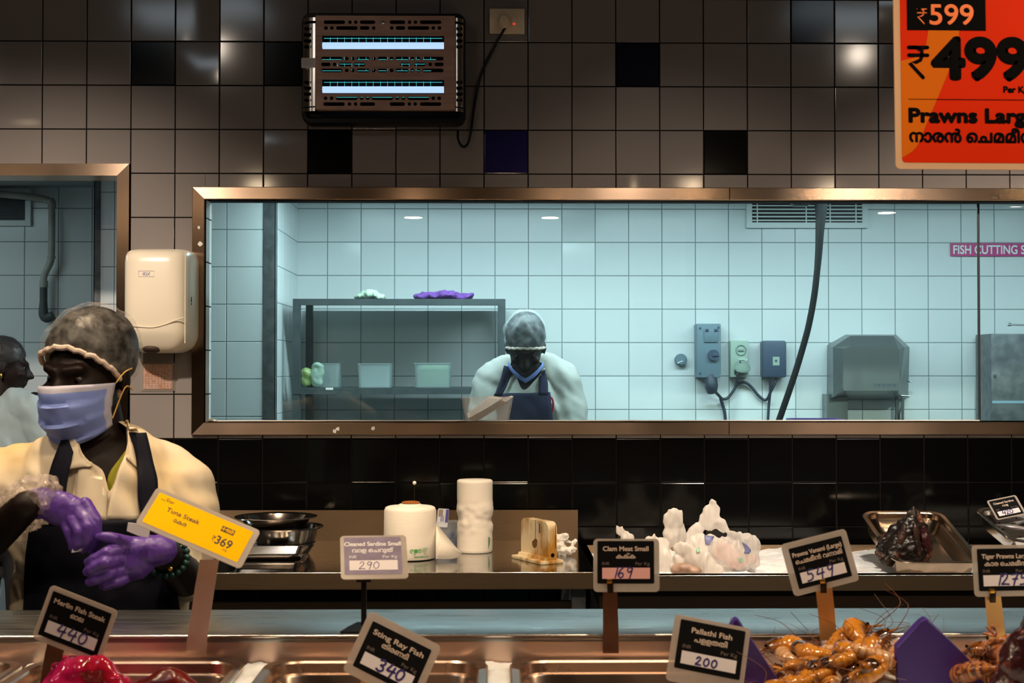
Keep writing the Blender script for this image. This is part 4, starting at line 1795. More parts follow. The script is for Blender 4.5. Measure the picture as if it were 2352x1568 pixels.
# little clear tub with a blue-white label card and blue scraps
yt = 4.62
ct = thing('clear_tub', 'clear plastic tub with blue scraps between the two rolls', 'tub', P(1028, 1260, yt))
a, b = P(995, 1230, yt), P(1056, 1230, yt)
mb = MB()
zt_ = P(1030, 1200, yt).z
cx, w_ = (a.x + b.x) / 2, b.x - a.x
mb.loft([rrect(cx, yt + .04, ZC + .001, w_ * .85, .07, .012), rrect(cx, yt + .04, zt_ - .003, w_ * .97, .085, .012), rrect(cx, yt + .04, zt_, w_, .09, .012), rrect(cx, yt + .04, zt_, w_ * .95, .08, .012), rrect(cx, yt + .04, ZC + .004, w_ * .83, .066, .012)])
mb.build('tub_wall', filmmat('thin_clear_plastic', (.45, .52, .62), .35, .3, .2), ct)
mb = MB()
for u, v, r in ((1036, 1232, .012), (1044, 1238, .010), (1040, 1226, .009), (1046, 1250, .011)):
    mb.ell(P(u, v, yt + .035), (r * 1.3, .008, r), Matrix.Rotation(u, 3, 'Y'))
tag(blob(mb, .003, 1, wr=.008, wscale=60).build('blue_scraps', mat('blue_scrap', (.20, .30, .60), .6)), 'crumpled blue paper inside the clear tub between the rolls', 'paper')
lc = thing('label_card', 'small blue and white printed card standing in the clear tub', 'card', P(1016, 1200, yt - .002))
fr = frame3(P(1003, 1201, yt - .004), V((.998, 0, -.06)).normalized(), V((.10, 0, .995)).normalized())
mb = MB()
plate(mb, fr, rr2(0, .036, -.012, .048, .003), -.0005, .0005)
mb.build('card', mat('blue_white_card', (.62, .66, .76), .4), lc, smooth=False)
mb = MB()
mb.polys2d([([(.026, .004), (.0355, .004), (.0355, .046), (.026, .046)], [(0, 1, 2, 3)])], fr, .0008)
for k in range(3):
    mb.polys2d(ribbon([[(.012 + .004 * k, .006), (.012 + .004 * k, .02 + .003 * k)]], .002, False), fr, .0008)
mb.build('blue_band', mat('violet_blue_print', (.10, .09, .35), .5), lc, smooth=False)
mb = MB()
mb.polys2d([([(.003, .022), (.017, .022), (.017, .045), (.003, .045)], [(0, 1, 2, 3)])], fr, .0008)
mb.build('photo_patch', mat('taupe_print', (.30, .25, .24), .5), lc, smooth=False)

# knife block
kb = thing('knife_block', 'stained cream plastic knife block with a round cutout', 'knife block', (0, 0, 0))
STAIN = mat('stained_plastic', (.84, .70, .46), .45, var=(.46, .22, .03), scale=20, mscale=(1, 1, .45), band=(.44, .64))
mb = MB()
Lk, Tk, Hk = .165, .030, .124
prof = [(0, .012)] + [(.0, .012)]
out = []
for x, z in [(-Lk / 2, .010), (Lk / 2, .010)]:
    out.append((x, z))
r = .022
for cxk, a0 in ((Lk / 2 - r, 0), (-Lk / 2 + r, 90)):
    for k in range(7):
        a = math.radians(a0 + 90 * k / 6)
        out.append((cxk + r * math.cos(a), Hk - r + r * math.sin(a)))
mb.prism([V((x, -Tk / 2, z)) for x, z in out], (0, 0, 0), (0, Tk, 0))
mb.box(-Lk / 2 - .012, Lk / 2 + .004, -Tk / 2 - .028, Tk / 2 + .022, 0, .011, 0, .003)
mb.prism([V((-Lk / 2, -Tk / 2, .010)), V((Lk / 2, -Tk / 2, .010)), V((Lk / 2, -Tk / 2 - .012, .010)), V((-Lk / 2, -Tk / 2 - .012, .010))][::-1], (0, 0, 0), (0, .004, .010))
mb.build('block', STAIN, kb, ang=25)
mb = MB()
mb.box(.006, .0085, -Tk / 2 - .0006, -Tk / 2, .062, Hk, 0)
mb.box(.006, .0085, -Tk / 2, Tk / 2, Hk - .001, Hk + .0006, 0)
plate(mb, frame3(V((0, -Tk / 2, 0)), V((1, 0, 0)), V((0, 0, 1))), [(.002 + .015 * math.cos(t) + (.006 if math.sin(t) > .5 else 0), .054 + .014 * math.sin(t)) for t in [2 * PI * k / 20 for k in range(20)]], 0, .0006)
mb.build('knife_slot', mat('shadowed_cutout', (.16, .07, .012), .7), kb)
mb = MB()
mb.polys2d([([(.028, .088), (.036, .088), (.036, .116), (.028, .116)], [(0, 1, 2, 3)])], frame3(V((0, -Tk / 2, 0)), V((1, 0, 0)), V((0, 0, 1))), .0008)
mb.build('blue_mark', mat('blue_mark', (.05, .14, .30), .6), kb, smooth=False)
mb = MB()
fr = frame3(V((Lk / 2, 0, 0)), V((0, 1, 0)), V((0, 0, 1)))
plate(mb, fr, [(.0005 + .0062 * math.cos(2 * PI * k / 18), .026 + .0062 * math.sin(2 * PI * k / 18)) for k in range(18)], 0, .0006)
plate(mb, fr, [(.009, .045), (.0105, .045), (.0105, .115), (.009, .115)], 0, .0005)
mb.build('end_hole', HOLE, kb)
th = math.radians(-62)
nc = PZ(1259, 1288, ZC + .010)
loc = nc - Matrix.Rotation(th, 3, 'Z') @ V((Lk / 2, -Tk / 2, 0))
kb.location = (loc.x, loc.y, ZC)
kb.rotation_euler = (0, 0, th)

mb = MB()
rg = random.Random(4)
for u, v, r in ((1284, 1262, .022), (1290, 1240, .02), (1294, 1228, .012), (1305, 1262, .016), (1313, 1262, .012), (1312, 1248, .008), (1322, 1244, .007)):
    mb.ell(P(u, v, 4.42), (r, r * .9, r * .7), Matrix.Rotation(rg.uniform(0, 3), 3, 'Y'))
tag(blob(mb, .004, 1, wr=.022, wscale=34, fn=lambda v: V((0, 0, max(0, ZC + .001 - v.co.z)))).build('crumpled_tissue', PAPER), 'crumpled white tissue behind the knife block', 'tissue')

# ------------------------------------------------------------------ bags, pans and fish in the ice trough
BAG = filmmat('thin_white_bag', (.86, .82, .78), .86, .45, .35, .97, 18)
BAGT = filmmat('clear_ice_bag', (.84, .82, .80), .5, .5, .2, .9, 16)
PINKF = mat('pale_pink_fish', (.75, .46, .42), .5, var=(.80, .62, .56), scale=18)


def bag(label, y, pieces, m=BAG, wr=.006, ws=30, pleat=.003, marks=()):
    """limp film bag: overlapping lobes (u, v, half width, half height, lean, depth shift) fused and wrinkled"""
    mb = MB()
    k = y / F
    for pc in pieces:
        u, v, ru, rv, ang = pc[:5]
        dy = pc[5] if len(pc) > 5 else 0
        th = pc[6] if len(pc) > 6 else .62
        mb.ell(P(u, v, y + dy), (ru * k, min(ru, rv) * k * th, rv * k), Matrix.Rotation(math.radians(ang), 3, 'Y'), su=28, sv=18)

    def crease(v):
        a = noise.noise(V((v.co.x * 60, v.co.y * 30, v.co.z * 14)))
        b = noise.noise(V((v.co.x * 22 + v.co.z * 18, v.co.y * 12, v.co.z * 16 + 4)))
        return v.normal * (pleat * (1 - abs(a) * 4) + wr * b)
    out = blob(mb, .0032, 4, fn=crease)
    tree = bvh_of(out)
    o = tag(out.build('plastic_bag', m, None, ang=180), label, 'bag')
    for l, r, mm, nm in marks:
        drape(nm, tree, l, r, 8, 5, .003, .0004, mm, o, y)
    return o


BLUM = mat('blue_bag_print', (.14, .16, .34), .5)
GRNM = mat('green_bag_print', (.25, .50, .34), .5)
bag('small knotted white bag sticking up behind the clam price tag', 4.40, ((1430, 1290, 36, 36, 0), (1434, 1256, 16, 24, -10), (1440, 1236, 14, 15, 35), (1428, 1222, 12, 17, -28, 0, .4), (1421, 1213, 7, 9, -25, 0, .4)))
bag('tall white bag with an upright knotted ear, left of the peaked bag', 4.27, ((1516, 1292, 38, 42, 0), (1512, 1262, 30, 26, -30), (1495, 1242, 20, 14, -40), (1532, 1252, 10, 14, 0), (1545, 1222, 19, 36, 4, 0, .35), (1546, 1196, 23, 27, 0, 0, .35), (1552, 1180, 17, 13, 6, 0, .4), (1562, 1222, 14, 30, -10, .01, .4)))
bag('white bag twisted to a high peak at the back of the ice trough', 4.46, ((1604, 1262, 34, 36, 0), (1634, 1262, 34, 36, 0), (1592, 1232, 16, 22, 28, 0, .4), (1602, 1214, 14, 16, 35, 0, .4), (1630, 1196, 26, 22, 8, 0, .35), (1637, 1176, 20, 22, 0, 0, .35), (1636, 1160, 10, 14, -6, 0, .35), (1653, 1203, 14, 24, -28, 0, .4), (1668, 1217, 8, 10, -40, 0, .5)),
    marks=(([(1617, 1229), (1620, 1250)], [(1640, 1232), (1634, 1252)], BLUM, 'blue_print'),))
bag('clear bag of pale pink fish lying right of the peaked bag', 4.22, ((1690, 1275, 52, 38, 0), (1664, 1262, 36, 30, 20), (1716, 1256, 30, 32, -15), (1690, 1236, 22, 14, -10), (1676, 1226, 9, 8, 0), (1665, 1303, 30, 22, 0), (1734, 1288, 14, 20, 0)), BAGT, .005,
    marks=(([(1703, 1243), (1712, 1262), (1708, 1270)], [(1714, 1250), (1727, 1264), (1719, 1272)], BLUM, 'blue_print'), ([(1696, 1283), (1698, 1292)], [(1705, 1279), (1706, 1290)], GRNM, 'green_print')))
mb = MB()
for u, v, r in ((1664, 1262, 26), (1650, 1272, 18), (1690, 1285, 26), (1728, 1282, 16)):
    k = 4.22 / F
    mb.ell(P(u, v, 4.22), (r * k, r * k * .6, r * k * .8))
tag(blob(mb, .005, 2, wr=.006).build('fish_meat', PINKF), 'pale pink fish meat inside the clear bag', 'fish')
bag('flat white bag with small green print lying in front of the others', 4.16, ((1606, 1288, 44, 24, 28), (1574, 1264, 30, 18, 24), (1640, 1308, 28, 14, 14), (1556, 1296, 18, 22, 0)),
    marks=(([(1598, 1261), (1600, 1270)], [(1606, 1257), (1608, 1268)], GRNM, 'green_print'),))
mb = MB()
for u, v, ru, rv in ((1568, 1305, 26, 13), (1592, 1311, 22, 9), (1556, 1309, 16, 10)):
    mb.ell(P(u, v, 4.135), (ru * 4.135 / F, .02, rv * 4.135 / F))
tag(blob(mb, .004, 3, wr=.004).build('fish_piece', mat('brown_pink_fish', (.26, .16, .11), .5, var=(.55, .38, .31), scale=18)), 'brownish fish piece showing under the flat white bag', 'fish')


def pan_mesh(w, l, dep, lip=.014, step=.018):
    mb = MB()
    R = lambda a, b, z, r: rrect(0, 0, z, a, b, r, 7)
    mb.loft([R(w - .04, l - .04, -dep - .002, .045), R(w - .026, l - .026, -.03, .05), R(w - .02, l - .02, -.006, .05), R(w, l, -.005, .05), R(w, l, -.001, .05), R(w - .006, l - .006, .001, .048),
             R(w - 2 * lip, l - 2 * lip, 0, .045), R(w - 2 * lip - .005, l - 2 * lip - .005, -.003, .044), R(w - 2 * lip - .008, l - 2 * lip - .008, -step, .044),
             R(w - 2 * lip - .018, l - 2 * lip - .018, -step - .002, .042), R(w - 2 * lip - .021, l - 2 * lip - .021, -step - .005, .042), R(w - 2 * lip - .040, l - 2 * lip - .040, -dep + .010, .04), R(w - 2 * lip - .06, l - 2 * lip - .06, -dep, .035)])
    return mb


# tilted pan with the dark fish
A0, A1 = P(1998, 1173, 4.56), P(2190, 1173, 4.56)
B0, B1 = P(2028, 1292, 4.16), P(2232, 1292, 4.16)
ce = (A0 + A1 + B0 + B1) / 4
ln = ((A0 + A1) / 2 - (B0 + B1) / 2)
pn = pan_mesh(((A1 - A0).length + (B1 - B0).length) / 2, ln.length, .055).build('tilted_pan', mat('dull_pan_steel', (.34, .26, .19), .2, 1.0), None, ang=30)
pn.location = ce
pn.rotation_euler = (math.atan2(ln.z, Vector((ln.x, ln.y)).length), 0, 0)
tag(pn, 'tilted steel pan holding the dark fish in the ice trough', 'pan')
fh = thing('dark_fish', 'dark fish head with upright fin in the tilted steel pan', 'fish', P(2080, 1290, 4.28))
mb = MB()
k = 4.27 / F
for u, v, ru, rv, a, dy in ((2078, 1262, 46, 38, 0, 0), (2088, 1232, 40, 48, 8, .01), (2098, 1204, 24, 36, 4, .015), (2052, 1272, 28, 22, -38, -.02), (2036, 1285, 16, 12, -40, -.03), (2120, 1258, 22, 38, 12, .01), (2110, 1230, 24, 36, 10, .01), (2060, 1225, 24, 24, -30, .02), (2026, 1240, 14, 10, 10, .02), (2024, 1256, 14, 9, -10, .02), (2044, 1232, 18, 12, -20, .02)):
    mb.ell(P(u, v, 4.27 + dy), (ru * k, max(.02, ru * k * .7), rv * k), Matrix.Rotation(math.radians(a), 3, 'Y'))
blob(mb, .004, 3, wr=.007, wscale=40).build('fish_body', mat('dark_brown_fish', (.010, .006, .005), .36, var=(.22, .07, .03), scale=13, band=(.56, .72), bump=.2, bdist=.004), fh)
for u, v, ru, rv, a, m_ in ((2070, 1240, 9, 34, 14, 'gill_plate'), (2106, 1236, 8, 40, -8, 'gill_plate'), (2126, 1240, 11, 34, -10, 'red_fin'), (2030, 1282, 26, 9, 40, 'side_fin')):
    mb = MB()
    mb.ell(P(u, v, 4.243), (ru * k, .010, rv * k), Matrix.Rotation(math.radians(a), 3, 'Y'))
    blob(mb, .003, 1, wr=.004, wscale=60).build(m_, mat('brown_gill', (.055, .022, .013), .4, var=(.010, .006, .005), scale=30) if m_ != 'red_fin' else mat('maroon_fin', (.035, .004, .005), .4), fh)
mb = MB()
mb.cap(P(2098, 1185, 4.28), P(2098, 1166, 4.28), .012, .006)
mb.ell(P(2096, 1180, 4.28), (.020, .006, .014))
blob(mb, .003, 2).build('top_fin', mat('dark_fin', (.02, .012, .008), .4), fh)

# right tray of sardines with its small tag
t0 = thing('sardine_tray', 'tilted steel tray of silver sardines at the right edge of the trough', 'tray', (0, 0, 0))
pm = pan_mesh(.30, .30, .045)
pm.build('tray', POL, t0, ang=30)
pl_ = P(2246, 1150, 4.62)
pl2 = P(2303, 1262, 4.22)
t0.location = ((pl_ + pl2) / 2) + V((.150, 0, 0))
t0.rotation_euler = (math.atan2(pl_.z - pl2.z, pl_.y - pl2.y), 0, 0.10)
FISHM = mat('silver_fish_skin', (.55, .50, .46), .25, .4, var=(.12, .13, .16), scale=24, mscale=(.4, 1, 3))


def make_fish(name, L, label, group, m=FISHM):
    root = thing(name, label, 'fish', (0, 0, 0), group)
    mb = MB()
    rings = []
    for k in range(15):
        t = k / 14
        hgt = .5 * L * .24 * (math.sin(PI * min(1, t * 1.02)) ** .7 * (1 - .45 * t) + .05)
        wd = hgt * .55
        rings.append([V((L * (t - .5), wd * math.sin(a), hgt * math.cos(a) + .01 * L * math.sin(t * 5))) for a in [2 * PI * i / 12 for i in range(12)]])
    mb.loft(rings)
    mb.build('body', m, root)
    mb = MB()
    mb.prism([V((L * .47, 0, 0)), V((L * .60, 0, L * .10)), V((L * .55, 0, 0)), V((L * .60, 0, -L * .10))], (0, -.0006, 0), (0, .0012, 0))
    mb.build('tail_fin', mat('fish_fin', (.12, .11, .10), .4), root)
    mb = MB()
    for s in (-1, 1):
        mb.ell((-L * .40, s * L * .045, L * .02), L * .018, su=8, sv=6)
    mb.build('eyes', INK, root)
    return root


Mt = Matrix.Translation(t0.location) @ Matrix.Rotation(t0.rotation_euler.x, 4, 'X')
f0 = None
rg = random.Random(11)
for k, (x, y, a) in enumerate(((-.085, -.11, 20), (-.03, -.10, -15), (.03, -.11, 40), (-.08, -.05, -25), (-.02, -.04, 35), (.05, -.045, -10), (-.07, .01, 30), (0, .02, -30), (.06, .03, 15), (-.03, -.075, 80), (.09, -.08, -50), (.03, .07, 5))):
    if f0 is None:
        o = f0 = make_fish('sardine', .14, 'silver sardine lying in the tilted tray at the right edge', 'sardines in the tilted tray')
    else:
        o = dup(f0)
    M_ = Mt @ Matrix.Translation((x, y, -.026 + .011 * (k % 4))) @ Matrix.Rotation(math.radians(a), 4, 'Z') @ Matrix.Rotation(math.radians(70 + rg.uniform(-15, 15)), 4, 'X')
    o.location = M_.to_translation()
    o.rotation_euler = M_.to_euler()

# ------------------------------------------------------------------ the fish counter in front
ZL, YL0, YL1 = 1.072, 2.30, 2.55
dc = thing('display_counter', 'steel fish display counter with a raised rear ledge', 'counter', (0, 2.05, 0))
LEDGE = mat('ledge_steel', (.30, .31, .305), .26, 1.0, rvar=.42, scale=7, mscale=(1, 14, 4))
mb = MB()
mb.box(-2.1, 2.1, YL0, YL1, ZL - .012, ZL, 0, .0025)
mb.build('ledge', LEDGE, dc)
mb = MB()
mb.tube([V((-2.1, YL0 + .0012, ZL - .0016)), V((2.1, YL0 + .0012, ZL - .0016))], .0026, 12)
mb.build('edge_highlight', mat('edge_steel', (.80, .72, .66), .22, 1.0), dc)  # polished tube added to carry the highlight of the ledge
mb = MB()
mb.box(-2.1, 2.1, YL0 + .0005, YL0 + .010, .90, ZL - .009)
mb.build('ledge_face', mat('fascia_steel', (.80, .60, .50), .32, 1.0, aniso=.6, tan=(0, 0, 1), rvar=.48, scale=5, mscale=(2, 1, 6)), dc)
mb = MB()
mb.box(-2.1, 2.1, 1.62, YL0, .86, .90)
mb.build('deck', STEEL, dc)
mb = MB()
mb.box(-2.1, 2.1, 1.55, 1.62, .80, 1.03)
mb.build('front_lip', STEEL, dc)
mb = MB()
mb.box(-2.1, 2.1, 1.60, YL1 - .01, 0, .86)
mb.build('cabinet', STEELD, dc)
ZP = 1.037
PANS = []
for k, (u0, u1, lb) in enumerate(((-470, 64, 'steel display pan cut off by the left edge of the photo'), (76, 568, 'steel display pan with pink bagged meat and dark red tuna'), (614, 1121, 'empty steel display pan under the sting ray price tag'), (1170, 1676, 'empty steel display pan left of the purple boards'))):
    a, b = P(u0, 1514, 2.27), P(u1, 1514, 2.27)
    o = pan_mesh(b.x - a.x, .50, .10).build('display_pan', mat('pan_steel', (.58, .44, .35), .22, 1.0, rvar=.38, scale=6), None, ang=30)
    o.location = ((a.x + b.x) / 2, 2.285 - .25, ZP)
    tag(o, lb, 'pan', 'display pans')
    PANS.append((a.x, b.x))
for k in range(4):
    x0 = PANS[k][1] - .004
    x1 = PANS[k + 1][0] + .004 if k < 3 else PANS[k][1] + .02
    heightfield('crushed_ice', ('ice strip at the far left between two display pans', 'white ice strip between the tuna pan and the next pan', 'white ice strip between the two empty pans', 'narrow ice strip left of the purple boards')[k], x0, x1, 1.64, 2.296, 14, 90,
                lambda x, y: 1.029 + fn_(x, y, 30, .004) + fn_(x, y, 90, .002), ICE, .902)
xI = PANS[3][1] + .021
heightfield('crushed_ice', 'heap of crushed ice under the orange prawns', xI, 1.9, 1.64, 2.296, 120, 60,
            lambda x, y: 1.006 + fn_(x, y, 20, .006) + fn_(x, y, 60, .003) + .03 * math.exp(-((x - .58) / .10) ** 2 - ((y - 2.16) / .12) ** 2), ICE, .902)

# ------------------------------------------------------------------ people
SKIN = mat('shaded_skin', (.009, .0036, .0023), .55, spec=.25, sss=.1)  # tone lowered so the colour holds the shade on the faces
HAIR = mat('black_hair', (.006, .005, .005), .45, bump=.6, scale=60, mscale=(1, 1, .3), bdist=.004)
NET = filmmat('hair_net_film', (.72, .70, .68), .02, .5, .4, .25, 55)
BAND = mat('elastic_band', (.66, .54, .47), .8, bump=.5, scale=160)
NAVY = mat('navy_apron', (.006, .0065, .016), .75, spec=.2)
SHIRT = mat('cream_shirt', (.76, .66, .50), .8, var=(.74, .55, .27), scale=5, band=(.5, .72), bump=.1, bdist=.004)
GLOVE = mat('purple_nitrile', (.10, .04, .30), .42, bump=.25, scale=70, bdist=.0015)
MASKC = mat('blue_mask', (.22, .31, .76), .7, bump=.1, scale=90)
TROU = mat('dark_trousers', (.015, .015, .018), .8)


def Rz(d):
    return Matrix.Rotation(math.radians(d), 4, 'Z')


def headM(loc, yaw, pitch, roll, sc=1.0):
    return Matrix.Translation(loc) @ Rz(yaw) @ Matrix.Rotation(math.radians(pitch), 4, 'X') @ Matrix.Rotation(math.radians(roll), 4, 'Y') @ Matrix.Scale(sc, 4)


def head_prims(mb, H):
    sc = H.to_scale().x
    R3 = H.to_3x3().normalized()

    def e(c, r, rx=0):
        mb.ell(H @ V(c), tuple(a * sc for a in r), R3 @ Matrix.Rotation(rx, 3, 'X'))

    def c(a, b, r0, r1):
        mb.cap(H @ V(a), H @ V(b), r0 * sc, r1 * sc)
    e((0, .015, .035), (.076, .095, .085))
    e((0, -.020, -.02), (.064, .074, .088))
    e((0, -.034, -.078), (.044, .050, .038))
    c((0, -.090, .012), (0, -.112, -.030), .008, .0135)
    e((-.013, -.098, -.032), (.009, .010, .007))
    e((.013, -.098, -.032), (.009, .010, .007))
    c((-.040, -.078, .026), (-.012, -.090, .022), .010, .010)
    c((.040, -.078, .026), (.012, -.090, .022), .010, .010)
    e((-.042, -.072, -.022), (.020, .018, .016))
    e((.042, -.072, -.022), (.020, .018, .016))
    e((0, -.088, -.058), (.024, .012, .006))
    e((0, -.086, -.068), (.020, .012, .006))
    e((-.078, .012, -.008), (.008, .018, .032), -.15)
    e((.078, .012, -.008), (.008, .018, .032), -.15)


def eyes(H, parent):
    for s in (-1, 1):
        mb = MB()
        mb.ell(H @ V((s * .031, -.0735, .003)), .0098 * H.to_scale().x)
        o = mb.build('eye', mat('shaded_eye', (.035, .028, .024), .3), parent)  # darkened in colour to stand for the shade under the cap
        mb = MB()
        mb.ell(H @ V((s * .031, -.0818, .002)), (.0045, .003, .0045))
        p_ = mb.build('iris', INK, o)


def net(H, parent, tilt_front, tilt_back, sc=(.092, .110, .100), ctr=(0, .020, .048), puff=.008, band=True, m=NET, hair=True, seed=0):
    """hair, bouffant cap cut by a plane from the forehead to the nape, and its elastic band"""
    def shell(k, pf):
        bm = bmesh.new()
        bmesh.ops.create_uvsphere(bm, u_segments=56, v_segments=36, radius=1)
        for v in bm.verts:
            v.co = V((v.co.x * sc[0] * k, v.co.y * sc[1] * k, v.co.z * sc[2] * k)) + V(ctr)
        no = V((0, -(tilt_front - tilt_back), -.2)).normalized()
        pa, pb = V((0, -.10, tilt_front)), V((0, .12, tilt_back))
        t = (pb - pa).normalized()
        no = V((1, 0, 0)).cross(t)
        if no.z < 0:
            no = -no
        bmesh.ops.bisect_plane(bm, geom=bm.verts[:] + bm.edges[:] + bm.faces[:], plane_co=pa, plane_no=no, clear_inner=True)
        for v in bm.verts:
            a = noise.fractal(v.co * 30 + V((seed, 0, 0)), 1, 2, 4)
            v.co += v.co.normalized() * pf * a
        return bm
    if hair:
        bm = shell(.93, .003)
        mb = MB()
        mb.bm.free()
        mb.bm = bm
        es = [e for e in bm.edges if e.is_boundary]
        bmesh.ops.contextual_create(bm, geom=es)
        bmesh.ops.transform(bm, matrix=H, verts=bm.verts)
        mb.build('hair', HAIR, parent)
    bm = shell(1, puff)
    loop = [e for e in bm.edges if e.is_boundary]
    pts = []
    if loop:
        adj = {}
        for e in loop:
            a, b = e.verts
            adj.setdefault(a, []).append(b)
            adj.setdefault(b, []).append(a)
        st = cur = loop[0].verts[0]
        prev = None
        while True:
            pts.append(H @ cur.co)
            nx = [v for v in adj[cur] if v != prev]
            prev, cur = cur, nx[0]
            if cur == st:
                break
    mb = MB()
    mb.bm.free()
    mb.bm = bm
    bmesh.ops.transform(bm, matrix=H, verts=bm.verts)
    cap = mb.build('hair_net', m, parent)
    if band and pts:
        mb = MB()
        n = len(pts)
        pts = [p + V((0, 0, .0016 * math.sin(i * 1.9))) for i, p in enumerate(pts)]
        mb.tube(pts + [pts[0]], .0058 * H.to_scale().x, 8)
        mb.build('elastic_band', BAND, cap)
    return cap


def mask(H, parent, m=MASKC, top=-.004, bot=-.128, skew=.006):
    mb = MB()
    nu, nv = 33, 19
    grid = []
    for j in range(nv):
        t = j / (nv - 1)
        row = []
        for i in range(nu):
            s = i / (nu - 1) * 2 - 1
            a = s * math.radians(78 - 10 * t)
            z = top + (bot - top) * t + skew * s - .010 * abs(s) ** 2 * (1 - t) + .030 * abs(s) ** 2 * t
            rx = .083 - .006 * t
            ry = .116 + .012 * math.sin(PI * min(1, t * 1.15)) - .030 * max(0, t - .65) / .35
            x = rx * math.sin(a)
            y = -ry * math.cos(a) + .002
            y -= .008 * math.exp(-(s / .16) ** 2) * math.exp(-((t - .12) / .2) ** 2)
            fold = .0095 * (((t * 3.2 + .35 * s * s - .12 * s) % 1.0) - .5) if .16 < t < .95 else 0
            y += fold * math.cos(a)
            nn = noise.noise(V((x * 45, z * 30, 2.2 + x * 20)))
            y += .0045 * nn
            row.append(mb.v(H @ V((x, y, z))))
        grid.append(row)
    for j in range(nv - 1):
        for i in range(nu - 1):
            mb.f([grid[j][i], grid[j][i + 1], grid[j + 1][i + 1], grid[j + 1][i]], 1 if (j < 2 or i < 2 or i > nu - 4) else 0)
    ends = [(grid[k][i].co.copy()) for i in (0, nu - 1) for k in (0, nv - 4)]
    o = mb.build('face_mask', [m, mat('mask_hem', (.50, .50, .64), .7)], parent, ang=50)
    sm = o.modifiers.new('t', 'SOLIDIFY')
    sm.thickness = .0012
    k = 0
    for s in (-1, 1):
        mb = MB()
        for e in range(2):
            mb.tube([ends[k], H @ V((s * .088, -.005, (.010, -.020)[e])), H @ V((s * .086, .024, (.014, -.030)[e]))], .0013, 6, smooth=4)
            k += 1
        mb.build('mask_loop', mat('mask_elastic', (.75, .45, .12), .6), o)
    return o


def trousers(parent, x, y, zt, w=.085, r=.085, m=TROU):
    mb = MB()
    mb.ell((x, y, zt), (.165, .115, .13))
    for s in (-1, 1):
        mb.chain([V((x + s * w, y, zt - .02)), V((x + s * (w + .005), y - .01, zt * .52)), V((x + s * (w + .01), y + .015, .09))], [r, r * .78, r * .62])
    blob(mb, .012, 3).build('trousers', m, parent)
    for s in (-1, 1):
        mb = MB()
        mb.cap((x + s * (w + .01), y + .03, .046), (x + s * (w + .025), y - .13, .038), .044, .037)
        mb.build('shoe', BLACK, parent)


# ---- the fishmonger in front
Y1 = 2.86
K1 = Y1 / F


def q1(u, v, dy=0):
    return P(u, v, Y1 + dy)


p1 = thing('person', 'person in cream shirt, navy apron, blue mask and purple gloves working behind the counter', 'person', (q1(225, 1200).x, Y1, 0))
H1 = headM(q1(203, 862), -20, 8, 2, 1.0)
mb = MB()
head_prims(mb, H1)
mb.cap(q1(210, 930, .02), q1(228, 1060, .03), .056, .064)
mb.ell(q1(228, 1200, .01), (.165, .095, .19))
mb.ell(q1(228, 1090, .03), (.13, .07, .08))
mb.ell(q1(228, 1390, .02), (.145, .09, .17))
mb.cap(q1(150, 1075, .03), q1(10, 1105, .03), .055, .055)
mb.cap(q1(310, 1065, .03), q1(408, 1110, .03), .05, .05)
EL, WL = q1(-75, 1290, -.02), q1(62, 1160, -.26)
ER, WR = q1(432, 1335, -.02), q1(372, 1262, -.23)
mb.chain([q1(2, 1108, .02), EL, WL], [.053, .042, .029])
mb.chain([q1(418, 1118, .02), ER, WR], [.048, .041, .029])
mb.ell(V((q1(228, 1390).x, Y1 + .02, .93)), (.15, .10, .12))
for s in (-1, 1):
    x = q1(228, 1390).x + s * .085
    mb.chain([V((x, Y1 + .02, .88)), V((x, Y1, .48)), V((x, Y1 + .03, .09))], [.075, .055, .045])
body = blob(mb, .0065, 5)
B1 = bvh_of(body)
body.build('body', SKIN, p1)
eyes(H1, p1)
cap1 = net(H1, p1, .080, -.105, sc=(.091, .112, .097), ctr=(-.003, .024, .046), puff=.009)
mask(H1, p1)
trousers(p1, q1(228, 1390).x, Y1 + .02, .93)
# shirt
mb = MB()
mb.ell(q1(228, 1190, .01), (.190, .118, .20))
mb.ell(q1(225, 1085, .035), (.150, .078, .075))
mb.ell(q1(228, 1390, .02), (.180, .115, .20))
mb.cap(q1(165, 1068, .035), q1(8, 1100, .03), .060, .066)
mb.cap(q1(295, 1055, .035), q1(410, 1104, .03), .060, .063)
mb.cap(q1(205, 1020, .05), q1(225, 1060, .05), .060, .085)
mb.chain([q1(4, 1108, .02), q1(-40, 1210, .01)], [.068, .066])
mb.chain([q1(418, 1116, .02), q1(436, 1215, .01), q1(426, 1320, -.02)], [.064, .064, .053])
mb.ell(V((q1(228, 1390).x, Y1 + .02, .92)), (.185, .125, .14))


def wr1(v):
    n1 = noise.noise(V((v.co.x * 9, v.co.y * 9, v.co.z * 13)))
    n2 = noise.noise(V((v.co.x * 30 + v.co.z * 22, v.co.y * 10, v.co.z * 14 - v.co.x * 10)))
    return v.normal * (.008 * n1 + .0085 * n2)


